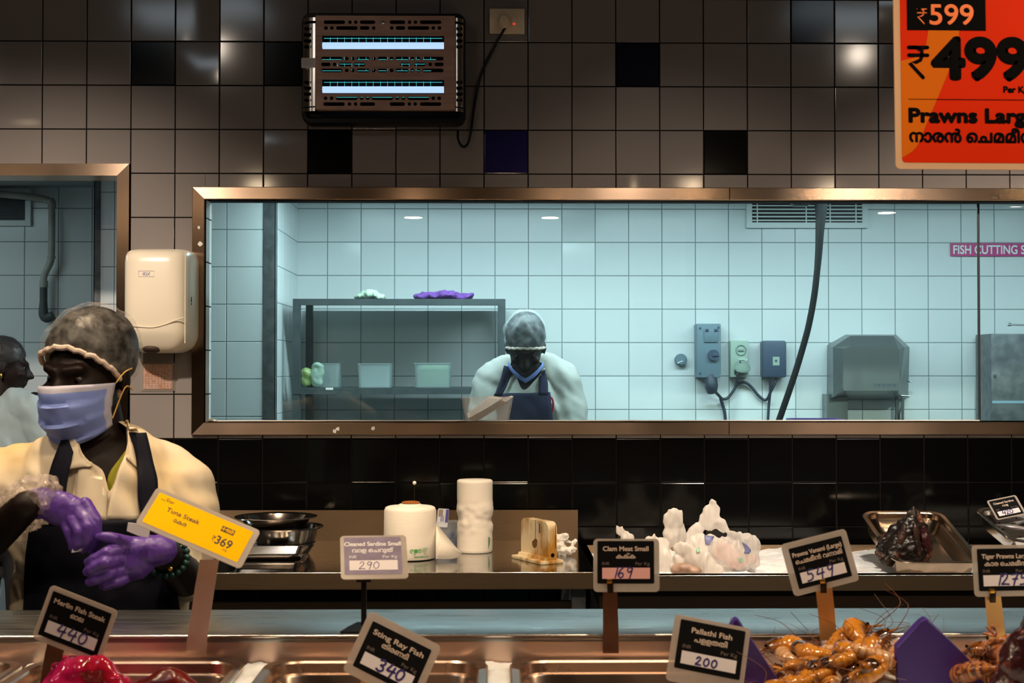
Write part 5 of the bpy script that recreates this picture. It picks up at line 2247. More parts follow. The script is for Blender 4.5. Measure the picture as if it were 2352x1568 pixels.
shirt = blob(mb, .0065, 5, fn=wr1)
VN = [(170, 975), (200, 960), (262, 960), (296, 985), (292, 1035), (270, 1085), (249, 1142), (240, 1074), (205, 1062), (186, 1040)]
cutpoly(shirt, VN, Y1 + .02)
shirt.bm.normal_update()
BS = bvh_of(shirt)
shirt.build('shirt', SHIRT, p1)
yf1 = Y1 - .1
drape('shirt_collar', BS, [(160, 990), (155, 1030), (148, 1080)], [(184, 972), (196, 1042), (216, 1072)], 10, 7, .012, .003, SHIRT, p1, yf1)
drape('shirt_collar', BS, [(287, 972), (285, 1010), (282, 1050)], [(312, 968), (320, 1030), (311, 1078)], 10, 7, .012, .003, SHIRT, p1, yf1)
drape('shirt_placket', BS, [(186, 1056), (178, 1100), (170, 1190)], [(242, 1070), (247, 1140), (244, 1195)], 12, 8, .006, .003, SHIRT, p1, yf1)
drape('shirt_placket', BS, [(286, 1048), (262, 1110), (244, 1195)], [(312, 1072), (318, 1110), (322, 1195)], 12, 8, .005, .003, SHIRT, p1, yf1)
LIME = mat('lime_tshirt', (.38, .36, .015), .7, var=(.12, .14, .01), scale=14, band=(.55, .6))
drape('lime_undershirt', B1, [(293, 1030), (270, 1060), (247, 1090), (246, 1150)], [(298, 1046), (290, 1090), (266, 1130), (250, 1152)], 12, 6, .006, .002, LIME, p1, yf1)
drape('apron_bib', BS, [(72, 1200), (66, 1280), (60, 1380), (58, 1460)], [(384, 1190), (400, 1270), (410, 1370), (412, 1460)], 26, 22, .014, .004, NAVY, p1, yf1)
drape('apron_strap', BS, [(160, 985), (140, 1030), (118, 1090), (106, 1205)], [(186, 985), (172, 1040), (158, 1100), (148, 1205)], 18, 5, .016, .004, NAVY, p1, yf1)
drape('apron_strap', BS, [(297, 1000), (308, 1040), (316, 1100), (322, 1200)], [(330, 1000), (343, 1036), (357, 1100), (366, 1200)], 18, 5, .016, .004, NAVY, p1, yf1)
# gloves
Yh = 2.61


def qh(u, v, dy=0):
    return P(u, v, Yh + dy)


def hand(name, palm, fingers, parent, m=GLOVE, vox=.0026, sm=2):
    mb = MB()
    k = Yh / F
    for u, v, dy, ru, rv, a in palm:
        mb.ell(qh(u, v, dy), (ru * k, min(ru, rv) * k * .62, rv * k), Matrix.Rotation(math.radians(a), 3, 'Y'))
    for f in fingers:
        pts = [qh(u, v, dy) for u, v, dy, r in f]
        mb.chain(pts, [r * k for *_, r in f])
    out = blob(mb, vox, sm, wr=.0016, wscale=50)
    return out.build(name, m, parent)


gl1 = hand('glove', [(140, 1168, 0, 68, 40, 14), (95, 1155, .01, 34, 34, 0), (178, 1178, -.005, 36, 34, 30)],
           [[(66, 1160, .02, 34), (100, 1155, .01, 37)],
            [(196, 1158, -.005, 17), (219, 1196, -.020, 15), (221, 1236, -.02, 13), (211, 1262, -.012, 10.5)],
            [(184, 1172, -.01, 17), (203, 1210, -.032, 15.5), (201, 1240, -.03, 13), (192, 1260, -.018, 10)],
            [(164, 1184, -.006, 16), (184, 1220, -.03, 14.5), (181, 1246, -.028, 12), (174, 1260, -.02, 9.5)],
            [(146, 1190, 0, 14), (160, 1222, -.015, 12.5), (166, 1246, -.016, 10.5), (166, 1257, -.012, 9)],
            [(128, 1165, .02, 17), (168, 1205, .035, 14), (188, 1245, .02, 12), (190, 1262, .004, 10)]], p1)
gl2 = hand('glove', [(308, 1282, 0, 54, 50, -20), (338, 1265, .005, 36, 38, 0), (286, 1290, -.004, 32, 44, 10)],
           [[(372, 1262, .01, 35), (340, 1266, .005, 38)],
            [(300, 1248, -.004, 16), (264, 1236, -.03, 13), (236, 1232, -.035, 11), (224, 1233, -.03, 9)],
            [(290, 1258, -.01, 17), (246, 1270, -.042, 15), (214, 1285, -.036, 13), (202, 1291, -.026, 10.5)],
            [(284, 1282, -.012, 17), (242, 1292, -.05, 15), (212, 1306, -.042, 13), (200, 1312, -.03, 10.5)],
            [(286, 1306, -.008, 16), (248, 1318, -.042, 14.5), (218, 1331, -.036, 12.5), (205, 1337, -.026, 10)],
            [(296, 1324, 0, 14), (266, 1338, -.028, 12.5), (244, 1345, -.028, 10.5), (234, 1347, -.02, 9)]], p1)
mb = MB()
mb.chain([P(30, 1185, 2.72), P(62, 1158, 2.66), P(92, 1138, 2.62)], [.038, .045, .040])
cf = blob(mb, .005, 1, wr=.012, wscale=55)
cf.build('plastic_cuff', filmmat('crinkled_cuff', (.72, .62, .55), .22, .3, .12, .5, 60), p1)
mb = MB()
ax = (ER - WR).normalized()
s1 = ax.cross(V((0, 0, 1))).normalized()
s2 = ax.cross(s1)
for k in range(20):
    a = 2 * PI * k / 20
    mb.ell(WR + ax * .050 + (s1 * math.cos(a) + s2 * math.sin(a)) * .036, .0062, su=10, sv=6)
br_ = mb.build('bead_bracelet', mat('green_beads', (.01, .05, .045), .3), p1)
mb = MB()
mb.ell(P(391, 1306, 2.62), (.005, .004, .005))
mb.build('gold_bead', mat('gold', (.75, .5, .12), .25, 1.0), br_)

# white pieces held in the gloves
mb = MB()
qs = [qh(u, v, -.045) for u, v in ((294, 1200), (345, 1206), (341, 1234), (318, 1230), (291, 1219))]
mb.prism(qs, (0, 0, 0), (0, .004, 0))
tag(mb.build('white_strip', mat('white_strip_plastic', (.62, .58, .66), .5), None, smooth=False), 'white plastic strip sticking out above the gloved left hand', 'strip')
mb = MB()
qs = [qh(u, v, -.028) for u, v in ((168, 1254), (190, 1260), (186, 1266), (164, 1269))]
mb.prism(qs, (0, 0, 0), (0, .004, 0))
tag(mb.build('white_scrap', PAPER, None, smooth=False), 'small white scrap pinched between the fingertips of the upper purple glove', 'scrap')

# ---- the fish cutter bending over behind the glass
Y2 = 5.50


def q2(u, v, dy=0):
    return P(u, v, Y2 + dy)


p2 = thing('person', 'person in white shirt and hair net bending over behind the long window', 'person', (q2(1210, 900).x, Y2 + .1, 0))
H2 = headM(q2(1207, 798), -3, 30, 0, .94)
SH2 = mat('white_shirt', (.34, .335, .31), .8, bump=.1, scale=30, bdist=.004)
mb = MB()
head_prims(mb, H2)
k2 = Y2 / F
mb.cap(q2(1208, 830, .06), q2(1212, 890, .13), .054, .062)
mb.ell(q2(1212, 950, .12), (.16, .10, .17))
mb.cap(q2(1140, 875, .12), q2(1124, 887, .12), .05, .048)
mb.cap(q2(1285, 870, .12), q2(1296, 882, .12), .05, .048)
x2 = q2(1212, 950).x
for s, (u, v) in ((-1, (1110, 985)), (1, (1308, 985))):
    S0 = q2(1124 if s < 0 else 1296, 887, .11)
    E0 = q2(u, v + 10, .06)
    W0 = V((x2 + s * .09, 5.19, 1.11))
    mb.chain([S0, E0, W0], [.046, .040, .030])
    mb.ell(W0 + V((0, -.05, 0)), (.038, .05, .022))
    for f in range(4):
        b = W0 + V(((f - 1.5) * .018, -.085, .004))
        mb.chain([b, b + V((0, -.035, .006)), b + V((0, -.055, -.012))], [.0095, .009, .008])
    b = W0 + V((-s * .034, -.04, 0))
    mb.chain([b, b + V((-s * .022, -.03, 0)), b + V((-s * .026, -.055, -.008))], [.011, .010, .008])
mb.ell((x2, Y2 + .11, .98), (.15, .11, .16))
for s in (-1, 1):
    mb.chain([V((x2 + s * .09, Y2 + .11, .92)), V((x2 + s * .095, Y2 + .09, .5)), V((x2 + s * .095, Y2 + .12, .09))], [.075, .055, .045])
body = blob(mb, .008, 4)
B2 = bvh_of(body)
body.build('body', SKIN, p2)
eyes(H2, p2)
net(H2, p2, .050, -.060, sc=(.090, .108, .100), ctr=(0, .018, .052), puff=.008, seed=5, m=filmmat('hair_net_blue', (.66, .70, .74), .09, .4, .5, .34, 40))
trousers(p2, x2, Y2 + .11, .95)
mb = MB()
mb.ell(q2(1212, 965, .12), (.185, .125, .20))
mb.cap(q2(1165, 858, .13), q2(1132, 882, .115), .060, .074)
mb.cap(q2(1258, 852, .13), q2(1290, 878, .115), .060, .074)
mb.cap(q2(1210, 850, .12), q2(1212, 890, .12), .062, .085)
mb.chain([q2(1130, 886, .115), q2(1118, 985, .065), q2(1112, 1040, 0)], [.074, .070, .060])
mb.chain([q2(1292, 882, .115), q2(1306, 985, .065), q2(1306, 1040, 0)], [.074, .070, .060])
mb.ell((x2, Y2 + .11, 1.02), (.185, .135, .2))
shirt = blob(mb, .008, 5, fn=lambda v: wr1(v) * .9 + v.normal * .012)
cutpoly(shirt, [(1168, 830), (1250, 830), (1240, 862), (1201, 902), (1186, 864)], Y2 + .15)
shirt.bm.normal_update()
BS2 = bvh_of(shirt)
shirt.build('shirt', SH2, p2)
NAV2 = mat('navy_apron_cloth', (.012, .012, .035), .8, spec=.2)
yf2 = Y2
drape('apron_bib', BS2, [(1134, 906), (1140, 950), (1140, 1010)], [(1262, 902), (1268, 950), (1270, 1010)], 16, 14, .014, .004, NAV2, p2, yf2)
drape('apron_strap', BS2, [(1158, 842), (1146, 878), (1134, 910)], [(1176, 846), (1170, 880), (1152, 912)], 10, 4, .016, .004, NAV2, p2, yf2)
drape('apron_strap', BS2, [(1238, 860), (1238, 880), (1236, 908)], [(1254, 850), (1256, 880), (1258, 908)], 10, 4, .016, .004, NAV2, p2, yf2)
drape('shirt_collar', BS2, [(1166, 836), (1160, 852), (1158, 846)], [(1182, 850), (1180, 862), (1178, 850)], 6, 5, .012, .003, SH2, p2, yf2)
drape('shirt_collar', BS2, [(1238, 852), (1240, 868), (1236, 866)], [(1252, 846), (1256, 858), (1252, 862)], 6, 5, .012, .003, SH2, p2, yf2)
mb = MB()
rows = []
for j in range(5):
    rows.append([H2 @ V((.074 * math.sin(a), -.088 * math.cos(a) + .012, -.102 - .022 * j / 4 + .045 * abs(math.sin(a)))) for a in [math.radians(-75 + 150 * i / 16) for i in range(17)]])
mb.loft(rows, closed=False)
o = mb.build('chin_mask', MASKC, p2)
o.modifiers.new('t', 'SOLIDIFY').thickness = .002
mb = MB()
c = q2(1264, 930, .0)
mb.tube([c + V((.012 * math.cos(t), 0, .030 * math.sin(t))) for t in [-1.5 + 3 * k / 10 for k in range(11)]], .004, 8)
mb.build('red_scissor_handle', mat('red_plastic', (.45, .015, .03), .4), p2)

# ---- the person seen through the doorway
Y3 = 5.5


def q3(u, v, dy=0):
    return P(u, v, Y3 + dy)


p3 = thing('person', 'person in pale blue shirt and hair net turned away in the doorway', 'person', (q3(15, 1000).x, Y3, 0))
H3 = headM(q3(10, 843), 108, 6, 0, .92)
mb = MB()
head_prims(mb, H3)
mb.cap(q3(2, 870), q3(-2, 930), .055, .065)
mb.ell(q3(5, 1010, .02), (.17, .11, .19))
mb.ell(q3(5, 1150, .02), (.15, .11, .17))
x3 = q3(5, 1010).x
for s, (u, v, dy) in ((1, (78, 930, -.03)), (-1, (-70, 935, .08))):
    E3 = q3(u + 30 * s, v + 165, dy)
    W3 = q3(u + 60, v + 230, dy + .12)
    mb.chain([q3(u, v, dy), E3, W3], [.052, .042, .030])
    mb.ell(W3 + V((.04, .03, -.01)), (.05, .03, .035))
    for f in range(4):
        b = W3 + V((.06, .04, .02 - .016 * f))
        mb.chain([b, b + V((.03, .02, -.006)), b + V((.045, .03, -.02))], [.0095, .009, .008])
    b = W3 + V((.03, .02, .03))
    mb.chain([b, b + V((.025, .02, .01)), b + V((.045, .035, .0))], [.011, .010, .008])
mb.ell((x3, Y3 + .02, .92), (.15, .11, .14))
for s in (-1, 1):
    mb.chain([V((x3 + s * .09, Y3 + .02, .88)), V((x3 + s * .095, Y3, .48)), V((x3 + s * .095, Y3 + .03, .09))], [.075, .055, .045])
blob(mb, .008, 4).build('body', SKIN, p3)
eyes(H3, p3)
net(H3, p3, .060, -.055, sc=(.088, .106, .094), ctr=(0, .018, .044), puff=.006, seed=9, band=False, m=filmmat('dark_hair_net', (.30, .33, .34), .03, .4, .4, .12, 26))
mb = MB()
e3 = H3 @ V((-.088, .008, -.036))
mb.ell(e3, (.005, .005, .010))
mb.build('gold_earring', mat('gold', (.75, .5, .12), .25, 1.0), p3)
mb = MB()
mb.ell(q3(5, 1020, .02), (.195, .13, .21))
mb.cap(q3(0, 905, .02), q3(2, 945, .02), .062, .11)
mb.cap(q3(30, 930, .0), q3(76, 945, -.03), .07, .068)
mb.cap(q3(-30, 930, .03), q3(-72, 945, .08), .07, .068)
mb.chain([q3(76, 945, -.03), q3(100, 1010, -.03), q3(104, 1060, -.03)], [.068, .066, .064])
mb.chain([q3(-72, 945, .08), q3(-98, 1060, .08)], [.068, .064])
mb.ell(q3(5, 1160, .02), (.19, .135, .22))
blob(mb, .008, 5, fn=lambda v: wr1(v) * .6 + v.normal * .005).build('shirt', mat('pale_blue_shirt', (.36, .45, .47), .8), p3)
trousers(p3, x3, Y3 + .02, .88)

# ------------------------------------------------------------------ price tags
SLEEVE = filmmat('milky_sleeve', (.72, .64, .57), .70, .55, .3, .86, 26)
YELC = mat('yellow_card', (.98, .54, .002), .75, spec=.04)
FIELD = mat('white_price_field', (.78, .72, .74), .6)
FIELDP = mat('pink_price_field', (.80, .42, .40), .6)
PRW = mat('cream_print', (.66, .52, .42), .6)
PRD = mat('dim_print', (.16, .12, .10), .7)
STEMS = mat('stem_steel', (.82, .52, .20), .34, .6, rvar=.5, scale=12, mscale=(1, 1, 3))
BRST = mat('lit_stem_steel', (.88, .66, .54), .36, .45, rvar=.55, scale=16, mscale=(1, 1, 3))  # same stem steel with a bright reflection put into its colour
DST = mat('dark_stem_steel', (.20, .11, .075), .4, .9)
GREYCARD = mat('overexposed_card', (.20, .16, .27), .5, var=(.15, .115, .2), scale=40)  # overexposure of the card put into its lighter violet colour


def fit(body, h, wpx, align='L', bold=0.0):
    """lettering with cap height h and total width wpx"""
    s = h / 0.69
    _, w0 = text_polys(body, s, 0, align)
    return text_polys(body, s, bold, align, squeeze=wpx / w0)[0]


def tag_frame(TL, TR, BL, y, lean=0.15):
    """plane of a card whose lower edge is at depth y and which leans back by the slope given"""
    k = y / F * lean
    a, b, c = (P(q[0], q[1], y + (BL[1] - q[1]) * k) for q in (TL, TR, BL))
    ax, az = (b - a), (a - c)
    W, H = ax.length, az.length
    ax.normalize()
    az = az.normalized()
    n = ax.cross(az).normalized()

    def fr(x, z, off=0.0):
        return a + ax * x + az * z + n * off
    return fr, W, H, a


def price_tag(label, TL, TR, BL, y, mrg, name, wname, mal, price, stem=None, clip=True, field=FIELD, card=CARDK, pr=PRW, prd=PRD, hw=None, ph=.2, px=.3, padv=.8, stemmat=None, lean=.15):
    fr, W, H, a = tag_frame(TL, TR, BL, y, lean)
    k = y / F
    root = thing('price_tag', label, 'price tag', fr(W / 2, -H), 'price tags')
    l, r, t, b = (m * k for m in mrg)
    mb = MB()
    plate(mb, fr, rr2(-l, W + r, -H - b, t, .0065), -.0014, .0006)
    mb.build('sleeve', SLEEVE, root, smooth=False)
    mb = MB()
    plate(mb, fr, rr2(0, W, -H, 0, .002), .0007, .0009)
    mb.build('card', card, root, smooth=False)
    mb = MB()
    if wname:
        mb.polys2d(shift(fit(name, H * .105, W * wname, 'C', W * .0035), W / 2, -H * .235), fr, .0012)
    if mal:
        mb.polys2d(shift(text_polys(mal, H * .15, W * .003, 'C')[0], W * (.5 if wname > .5 else .4), -H * .41), fr, .0012)
    mb.build('product_name', pr, root, smooth=False)
    mb = MB()
    mb.polys2d(shift(fit('INR', H * .075, W * .13, 'L'), W * .085, -H * .57), fr, .0012)
    mb.polys2d(shift(fit('Per Kg', H * .075, W * .25, 'R'), W * .92, -H * .57), fr, .0012)
    mb.build('unit_print', prd, root, smooth=False)
    mb = MB()
    plate(mb, fr, [(W * .085, -H * .89), (W * .925, -H * .89), (W * .925, -H * .63), (W * .085, -H * .63)], .001, .0012)
    mb.build('price_field', field, root, smooth=False)
    mb = MB()
    h = H * ph
    hp_, hw_ = hand_polys(price, h, W * .018 if hw is None else hw * W, padv)
    mb.polys2d(shift(hp_, W * px, -H * .865), fr, .0015)
    mb.build('handwritten_price', PEN, root, smooth=False)
    if stem:
        add_stem(root, stem, clip, stemmat or STEMS)
    return root


def add_stem(root, stem, clip, m):
    mb = MB()
    rings = []
    for u, v, w, y in stem:
        p, q = P(u - w / 2, v, y), P(u + w / 2, v, y)
        rings.append([p, q, q + V((0, .0015, 0)), p + V((0, .0015, 0))])
    mb.loft(rings)
    mb.build('stem', m, root, ang=30)
    if clip:
        u, v, w, y = stem[0]
        mb = MB()
        bx(mb, u - 6, u + 8, v - 2, v + 24, y - .007, y - .004, 0, .0008)
        bx(mb, u - 7, u + 5, v - 8, v + 2, y - .0075, y - .001, 1, .0008)
        mb.build('clip', [mat('dark_clip', (.035, .022, .012), .35, .7), mat('brass_clip', (.75, .42, .08), .3, 1.0)], root)


price_tag('tilted black Merlin Fish Steak price tag marked 440 at the left', (123, 1356), (257.6, 1409), (87, 1456), 2.14, (10, 11, 11, 12), 'Merlin Fish Steak', .86, '\u0d13\u0d32', '440', lean=.05, stem=[(136, 1455, 44, 2.148), (124, 1500, 42, 2.15), (110, 1580, 40, 2.15), (104, 1640, 40, 2.15)], clip=False, ph=.27, px=.26, padv=.92, hw=.026, stemmat=DST)
price_tag('tilted black Sting Ray Fish price tag marked 340 standing over an empty pan', (857, 1425.5), (992, 1493), (810, 1528), 2.12, (17, 17, 18, 20), 'Sting Ray Fish', .84, '\u0d24\u0d3f\u0d30\u0d23\u0d1f\u0d3f', '340', lean=.35, stem=[(850, 1520, 38, 2.13), (846, 1580, 38, 2.13), (842, 1650, 38, 2.13)], ph=.25, px=.33, padv=.86, hw=.034)
price_tag('upright black Clam Meat Small price tag marked 169', (1372, 1242), (1502, 1242), (1372, 1339.6), 2.283, (9, 12, 5, 19), 'Clam Meat Small', .80, '\u0d15\u0d15\u0d4d\u0d15', '169', stem=[(1401, 1338, 32, 2.287), (1402, 1400, 34, 2.291), (1403, 1455, 36, 2.292), (1403, 1500, 36, 2.2975)], field=FIELDP, stemmat=DST, ph=.25, px=.26, hw=.022)
price_tag('black Prawns Vanami price tag marked 549 leaning to the left', (1810.5, 1260.5), (1931.7, 1230), (1835.5, 1352.8), 2.283, (15, 14, 14, 14), 'Prawns Vanami (Large)', .92, '\u0d46\u0d1a\u0d2e\u0d2e\u0d40\u0d7b \u0d35\u0d28\u0d3e\u0d2e\u0d3f', '549', stem=[(1891, 1338, 38, 2.287), (1898, 1400, 38, 2.291), (1902, 1455, 38, 2.292), (1905, 1500, 40, 2.2975)], ph=.27, px=.18, padv=.95, hw=.026)
price_tag('black Tiger Prawns Large price tag marked 1275 at the right edge', (2242.8, 1260.4), (2372, 1258), (2249, 1357), 2.283, (11, 12, 8, 13), 'Tiger Prawns Large', .84, '\u0d15\u0d3e\u0d30 \u0d46\u0d1a\u0d2e\u0d2e\u0d40\u0d7b', '1275', stem=[(2280, 1360, 36, 2.287), (2286, 1420, 38, 2.291), (2290, 1455, 38, 2.292), (2294, 1500, 40, 2.2975)], ph=.27, px=.30, padv=.82, hw=.028)
price_tag('tilted black Pallathi Fish price tag marked 200 in front of a purple board', (1564, 1421), (1712.5, 1450), (1547.7, 1532), 2.08, (15, 11, 9, 32), 'Pallathi Fish', .62, '\u0d2a\u0d33\u0d33\u0d24\u0d24\u0d3f', '200', lean=.35, stem=[(1603, 1560, 28, 2.088), (1601, 1600, 28, 2.09), (1600, 1650, 28, 2.09)], ph=.17, px=.30, padv=.95, hw=.026)
st = price_tag('overexposed white and violet Cleaned Sardine Small price tag marked 290 on a black stand', (790, 1235), (920, 1233), (792, 1320), 2.335, (9, 13, 5, 12), 'Cleaned Sardine Small', .99, '\u0d35\u0d3e\u0d33 \u0d46\u0d1a\u0d31\u0d41\u0d24\u0d4d', '290', lean=.8, card=GREYCARD, pr=mat('white_print', (.85, .82, .82), .6), prd=mat('white_print2', (.8, .77, .77), .6), ph=.20, px=.24, hw=.012)
mb = MB()
bx(mb, 818, 852, 1327, 1337, 2.336, 2.344, 0, .001)
p, q = P(836, 1333, 2.345), P(836, 1440, 2.345)
mb.box(p.x - .0042, p.x + .0042, 2.341, 2.349, ZL + .001, p.z)
mb.build('stand_pole', BLACK, st)
mb = MB()
xq = p.x
mb.loft([[V((xq - .036, 2.318, ZL + .0006)), V((xq + .040, 2.318, ZL + .0006)), V((xq + .030, 2.375, ZL + .0006)), V((xq - .03, 2.375, ZL + .0006))],
         [V((xq - .036, 2.318, ZL + .003)), V((xq + .040, 2.318, ZL + .003)), V((xq + .012, 2.355, ZL + .012)), V((xq - .012, 2.355, ZL + .012))]])
mb.build('stand_foot', BLACK, st, smooth=False)
s4 = price_tag('small black Cleaned Sardine price tag marked 420 in the sardine tray', (2271, 1151.7), (2329.6, 1139.6), (2293, 1190.7), 4.36, (4, 5, 3, 3), 'Cleaned Sardine', .78, '\u0d35\u0d3e\u0d33', '420', ph=.25, px=.24, hw=.03)

# the yellow tuna tag
fr, W, H, a = tag_frame((367, 1131), (582.5, 1222), (326.6, 1198), 2.28, .75)
k = 2.28 / F
tt = thing('price_tag', 'wide yellow Tuna Steak price tag marked 369 on a steel stem', 'price tag', fr(W / 2, -H), 'price tags')
mb = MB()
plate(mb, fr, rr2(-13 * k, W + 14 * k, -H - 11 * k, 10 * k, .0065), -.0014, .0006)
mb.build('sleeve', SLEEVE, tt, smooth=False)
mb = MB()
plate(mb, fr, rr2(0, W, -H, 0, .0015), .0007, .0009)
mb.build('card', YELC, tt, smooth=False)
mb = MB()
mb.polys2d(shift(fit('Tuna Steak', 11 * k, 88 * k, 'L', .3 * k), 38 * k, -37 * k), fr, .0012)
mb.polys2d(shift(text_polys('(\u0d47\u0d15\u0d30)', 15 * k, .2 * k, 'L')[0], 62 * k, -55 * k), fr, .0012)
mb.polys2d(shift(rupee(13 * k, 1.2 * k), 171 * k, -60 * k), fr, .0012)
mb.polys2d(shift(fit('369', 21 * k, 41 * k, 'L', .6 * k), 181 * k, -63 * k), fr, .0012)
mb.polys2d([([(180 * k, -29 * k), (214 * k, -29 * k), (214 * k, -15 * k), (180 * k, -15 * k)], [(0, 1, 2, 3)])], fr, .0011)
mb.polys2d(shift(fit('/ KG', 5 * k, 13 * k, 'L'), 205 * k, -72 * k), fr, .0012)
mb.polys2d(ribbon([[(29 * k + 3.2 * k * math.cos(t), -9 * k + 3.2 * k * math.sin(t)) for t in [2 * PI * i / 12 for i in range(13)]]], 1.4 * k, False), fr, .0012)
mb.polys2d(ribbon([[(29 * k, -12 * k), (29 * k, -15 * k)], [(12 * k, -14 * k), (24 * k, -14.4 * k)], [(34 * k, -11 * k), (46 * k, -10.6 * k)], [(34 * k, -14 * k), (44 * k, -14 * k)]], 1.2 * k), fr, .0012)
mb.build('printed_text', mat('dark_brown_ink', (.035, .012, .002), .6), tt, smooth=False)
mb = MB()
mb.polys2d(shift(rupee(9 * k, 1.2 * k), 183 * k, -26.5 * k), fr, .0014)
mb.polys2d(shift(fit('460', 9.5 * k, 20 * k, 'L', .4 * k), 191 * k, -26.5 * k), fr, .0014)
mb.polys2d(ribbon([[(181 * k, -23.5 * k), (213 * k, -20.5 * k)]], 1.4 * k), fr, .0015)
mb.build('old_price', YELC, tt, smooth=False)
add_stem(tt, [(481, 1285, 44, 2.287), (470, 1350, 45, 2.291), (460, 1420, 45, 2.292), (452, 1470, 46, 2.292), (450, 1504, 44, 2.2975)], False, BRST)
mb = MB()
bx(mb, 463, 500, 1266, 1286, 2.273, 2.277, 0, .0015)
mb.build('clear_clip', filmmat('clear_clip_plastic', (.7, .62, .55), .3, .3, .15), tt)

# ------------------------------------------------------------------ the orange hanging sign
YS = 2.45
ks = YS / F
o0 = P(2058, 388, YS)
sgn = thing('hanging_sign', 'big orange prawn price sign hanging at the top right', 'sign', (o0.x + .15, YS, o0.z))
fr0 = frame3(P(2072, 373, YS), (P(2352, 375, YS) - P(2072, 373, YS)).normalized(), V((-.010, 0, 1)).normalized())


def sx(u, v):
    return (u - 2073) * ks, (373 - v) * ks


mb = MB()
(x0, z0), (x1, z1_) = sx(2058.5, 388), sx(2462, -190)
plate(mb, fr0, rr2(x0, x1, z0, z1_, .008), -.004, .0006)
mb.build('sleeve', filmmat('amber_lit_sleeve', (.74, .50, .32), .86, .4, .3), sgn, smooth=False)
mb = MB()
(x0, z0), (x1, z1_) = sx(2073, 373), sx(2447, -176)
plate(mb, fr0, rr2(x0, x1, z0, z1_, .006), .0007, .001)
mb.build('panel', mat('red_orange_print', (.44, .017, .001), .6, spec=.05), sgn, smooth=False)
mb = MB()
pol = [sx(u, v) for u, v in ((2140, 50), (2212, 50), (2207, 95), (2192, 140), (2174, 185), (2150, 240), (2128, 290), (2108, 335), (2096, 348), (2073.5, 362), (2073.5, 138), (2100, 131), (2122, 124), (2130, 112), (2136, 80))]
tr_ = tessellate_polygon([[V((x, z, 0)) for x, z in pol]])
mb.polys2d([(pol, tr_)], fr0, .0013)
mb.build('swoosh', mat('light_orange_print', (.43, .095, .003), .6, spec=.05), sgn, smooth=False)
mb = MB()
c = [sx(u, v) for u, v in ((2089, 66), (2272, 66), (2272, -60), (2089, -60))]
mb.polys2d([(c, [(0, 1, 2, 3)])], fr0, .0016)
c = [sx(u, v) for u, v in ((2089, 227), (2430, 227), (2430, 225.6), (2089, 225.6))]
mb.polys2d([(c, [(0, 1, 2, 3)])], fr0, .0016)


def stext(body, u, v, h, wpx, bold, off=.0018):
    x, z = sx(u, v)
    mb.polys2d(shift(fit(body, h * ks, wpx * ks, 'L', bold * ks), x, z), fr0, off)


stext('499', 2149, 176, 90, 216, 6.5)
x, z = sx(2092, 176)
mb.polys2d(shift(rupee(70 * ks, 8.5 * ks), x, z), fr0, .0018)
stext('Per Kg', 2311, 209, 14, 56, .9)
stext('Prawns Large', 2091, 279, 31, 294, 2.4)
x, z = sx(2091, 325)
mb.polys2d(shift(text_polys('\u0d28\u0d3e\u0d30\u0d7b \u0d46\u0d1a\u0d2e\u0d2e\u0d40\u0d7b', 38 * ks, 1.5 * ks, 'L')[0], x, z), fr0, .0018)
mb.build('black_print', INK, sgn, smooth=False)
mb = MB()
stext('599', 2142, 52, 46, 101, 1.0, .0022)
x, z = sx(2113, 51)
mb.polys2d(shift(rupee(34 * ks, 2.6 * ks), x, z), fr0, .0022)
mb.build('old_price', mat('orange_print', (.62, .12, .01), .5), sgn, smooth=False)
for u in (2110, 2400):
    mb = MB()
    p = P(u, -188, YS)
    mb.tube([p, V((p.x, p.y, 3.4))], .0012, 6)
    mb.build('hanger_wire', BLACK, sgn)

# ------------------------------------------------------------------ food on the counter
PURP = mat('violet_plastic', (.055, .022, .22), .4)


def panel(label, pts, y, th):
    q = [P(u, v, y) for u, v in pts]
    mb = MB()
    mb.prism(q, (0, 0, 0), (0, th, .003))
    es = [e for e in mb.bm.edges]
    bmesh.ops.bevel(mb.bm, geom=es, offset=.0022, segments=2, profile=.5, affect='EDGES')
    return tag(mb.build('cutting_board', PURP, None, ang=14), label, 'board')


panel('purple plastic board standing corner up behind the Pallathi tag', ((1684, 1426), (1690, 1421), (1697, 1424), (1736, 1484), (1800, 1580), (1840, 1650), (1690, 1690), (1560, 1620), (1640, 1500)), 2.12, .012)
panel('purple plastic board standing corner up right of the orange prawns', ((2116, 1428), (2124, 1421), (2133, 1424), (2180, 1470), (2292, 1580), (2350, 1640), (2230, 1710), (2075, 1640), (2062, 1560), (2058, 1487)), 2.11, .014)

PRA = mat('orange_prawn_shell', (.66, .25, .025), .12, coat=.5, var=(.11, .028, .008), scale=42, band=(.46, .66), bump=.5, bdist=.003)
PRB = mat('pale_prawn_shell', (.68, .42, .24), .12, coat=.5, var=(.48, .16, .025), scale=36, band=(.42, .66), bump=.4, bdist=.003)
PRT = mat('tiger_prawn_shell', (.40, .14, .06), .22, var=(.10, .03, .015), scale=45, mscale=(3, 1, 1), band=(.45, .6))
PRD_ = mat('prawn_band', (.40, .13, .015), .15, coat=.4, var=(.62, .26, .05), scale=60)
PRH = mat('prawn_head_shell', (.40, .13, .015), .12, coat=.5, var=(.035, .012, .006), scale=34, band=(.45, .6), bump=.4, bdist=.003)
DKL = mat('prawn_leg', (.16, .055, .02), .4)


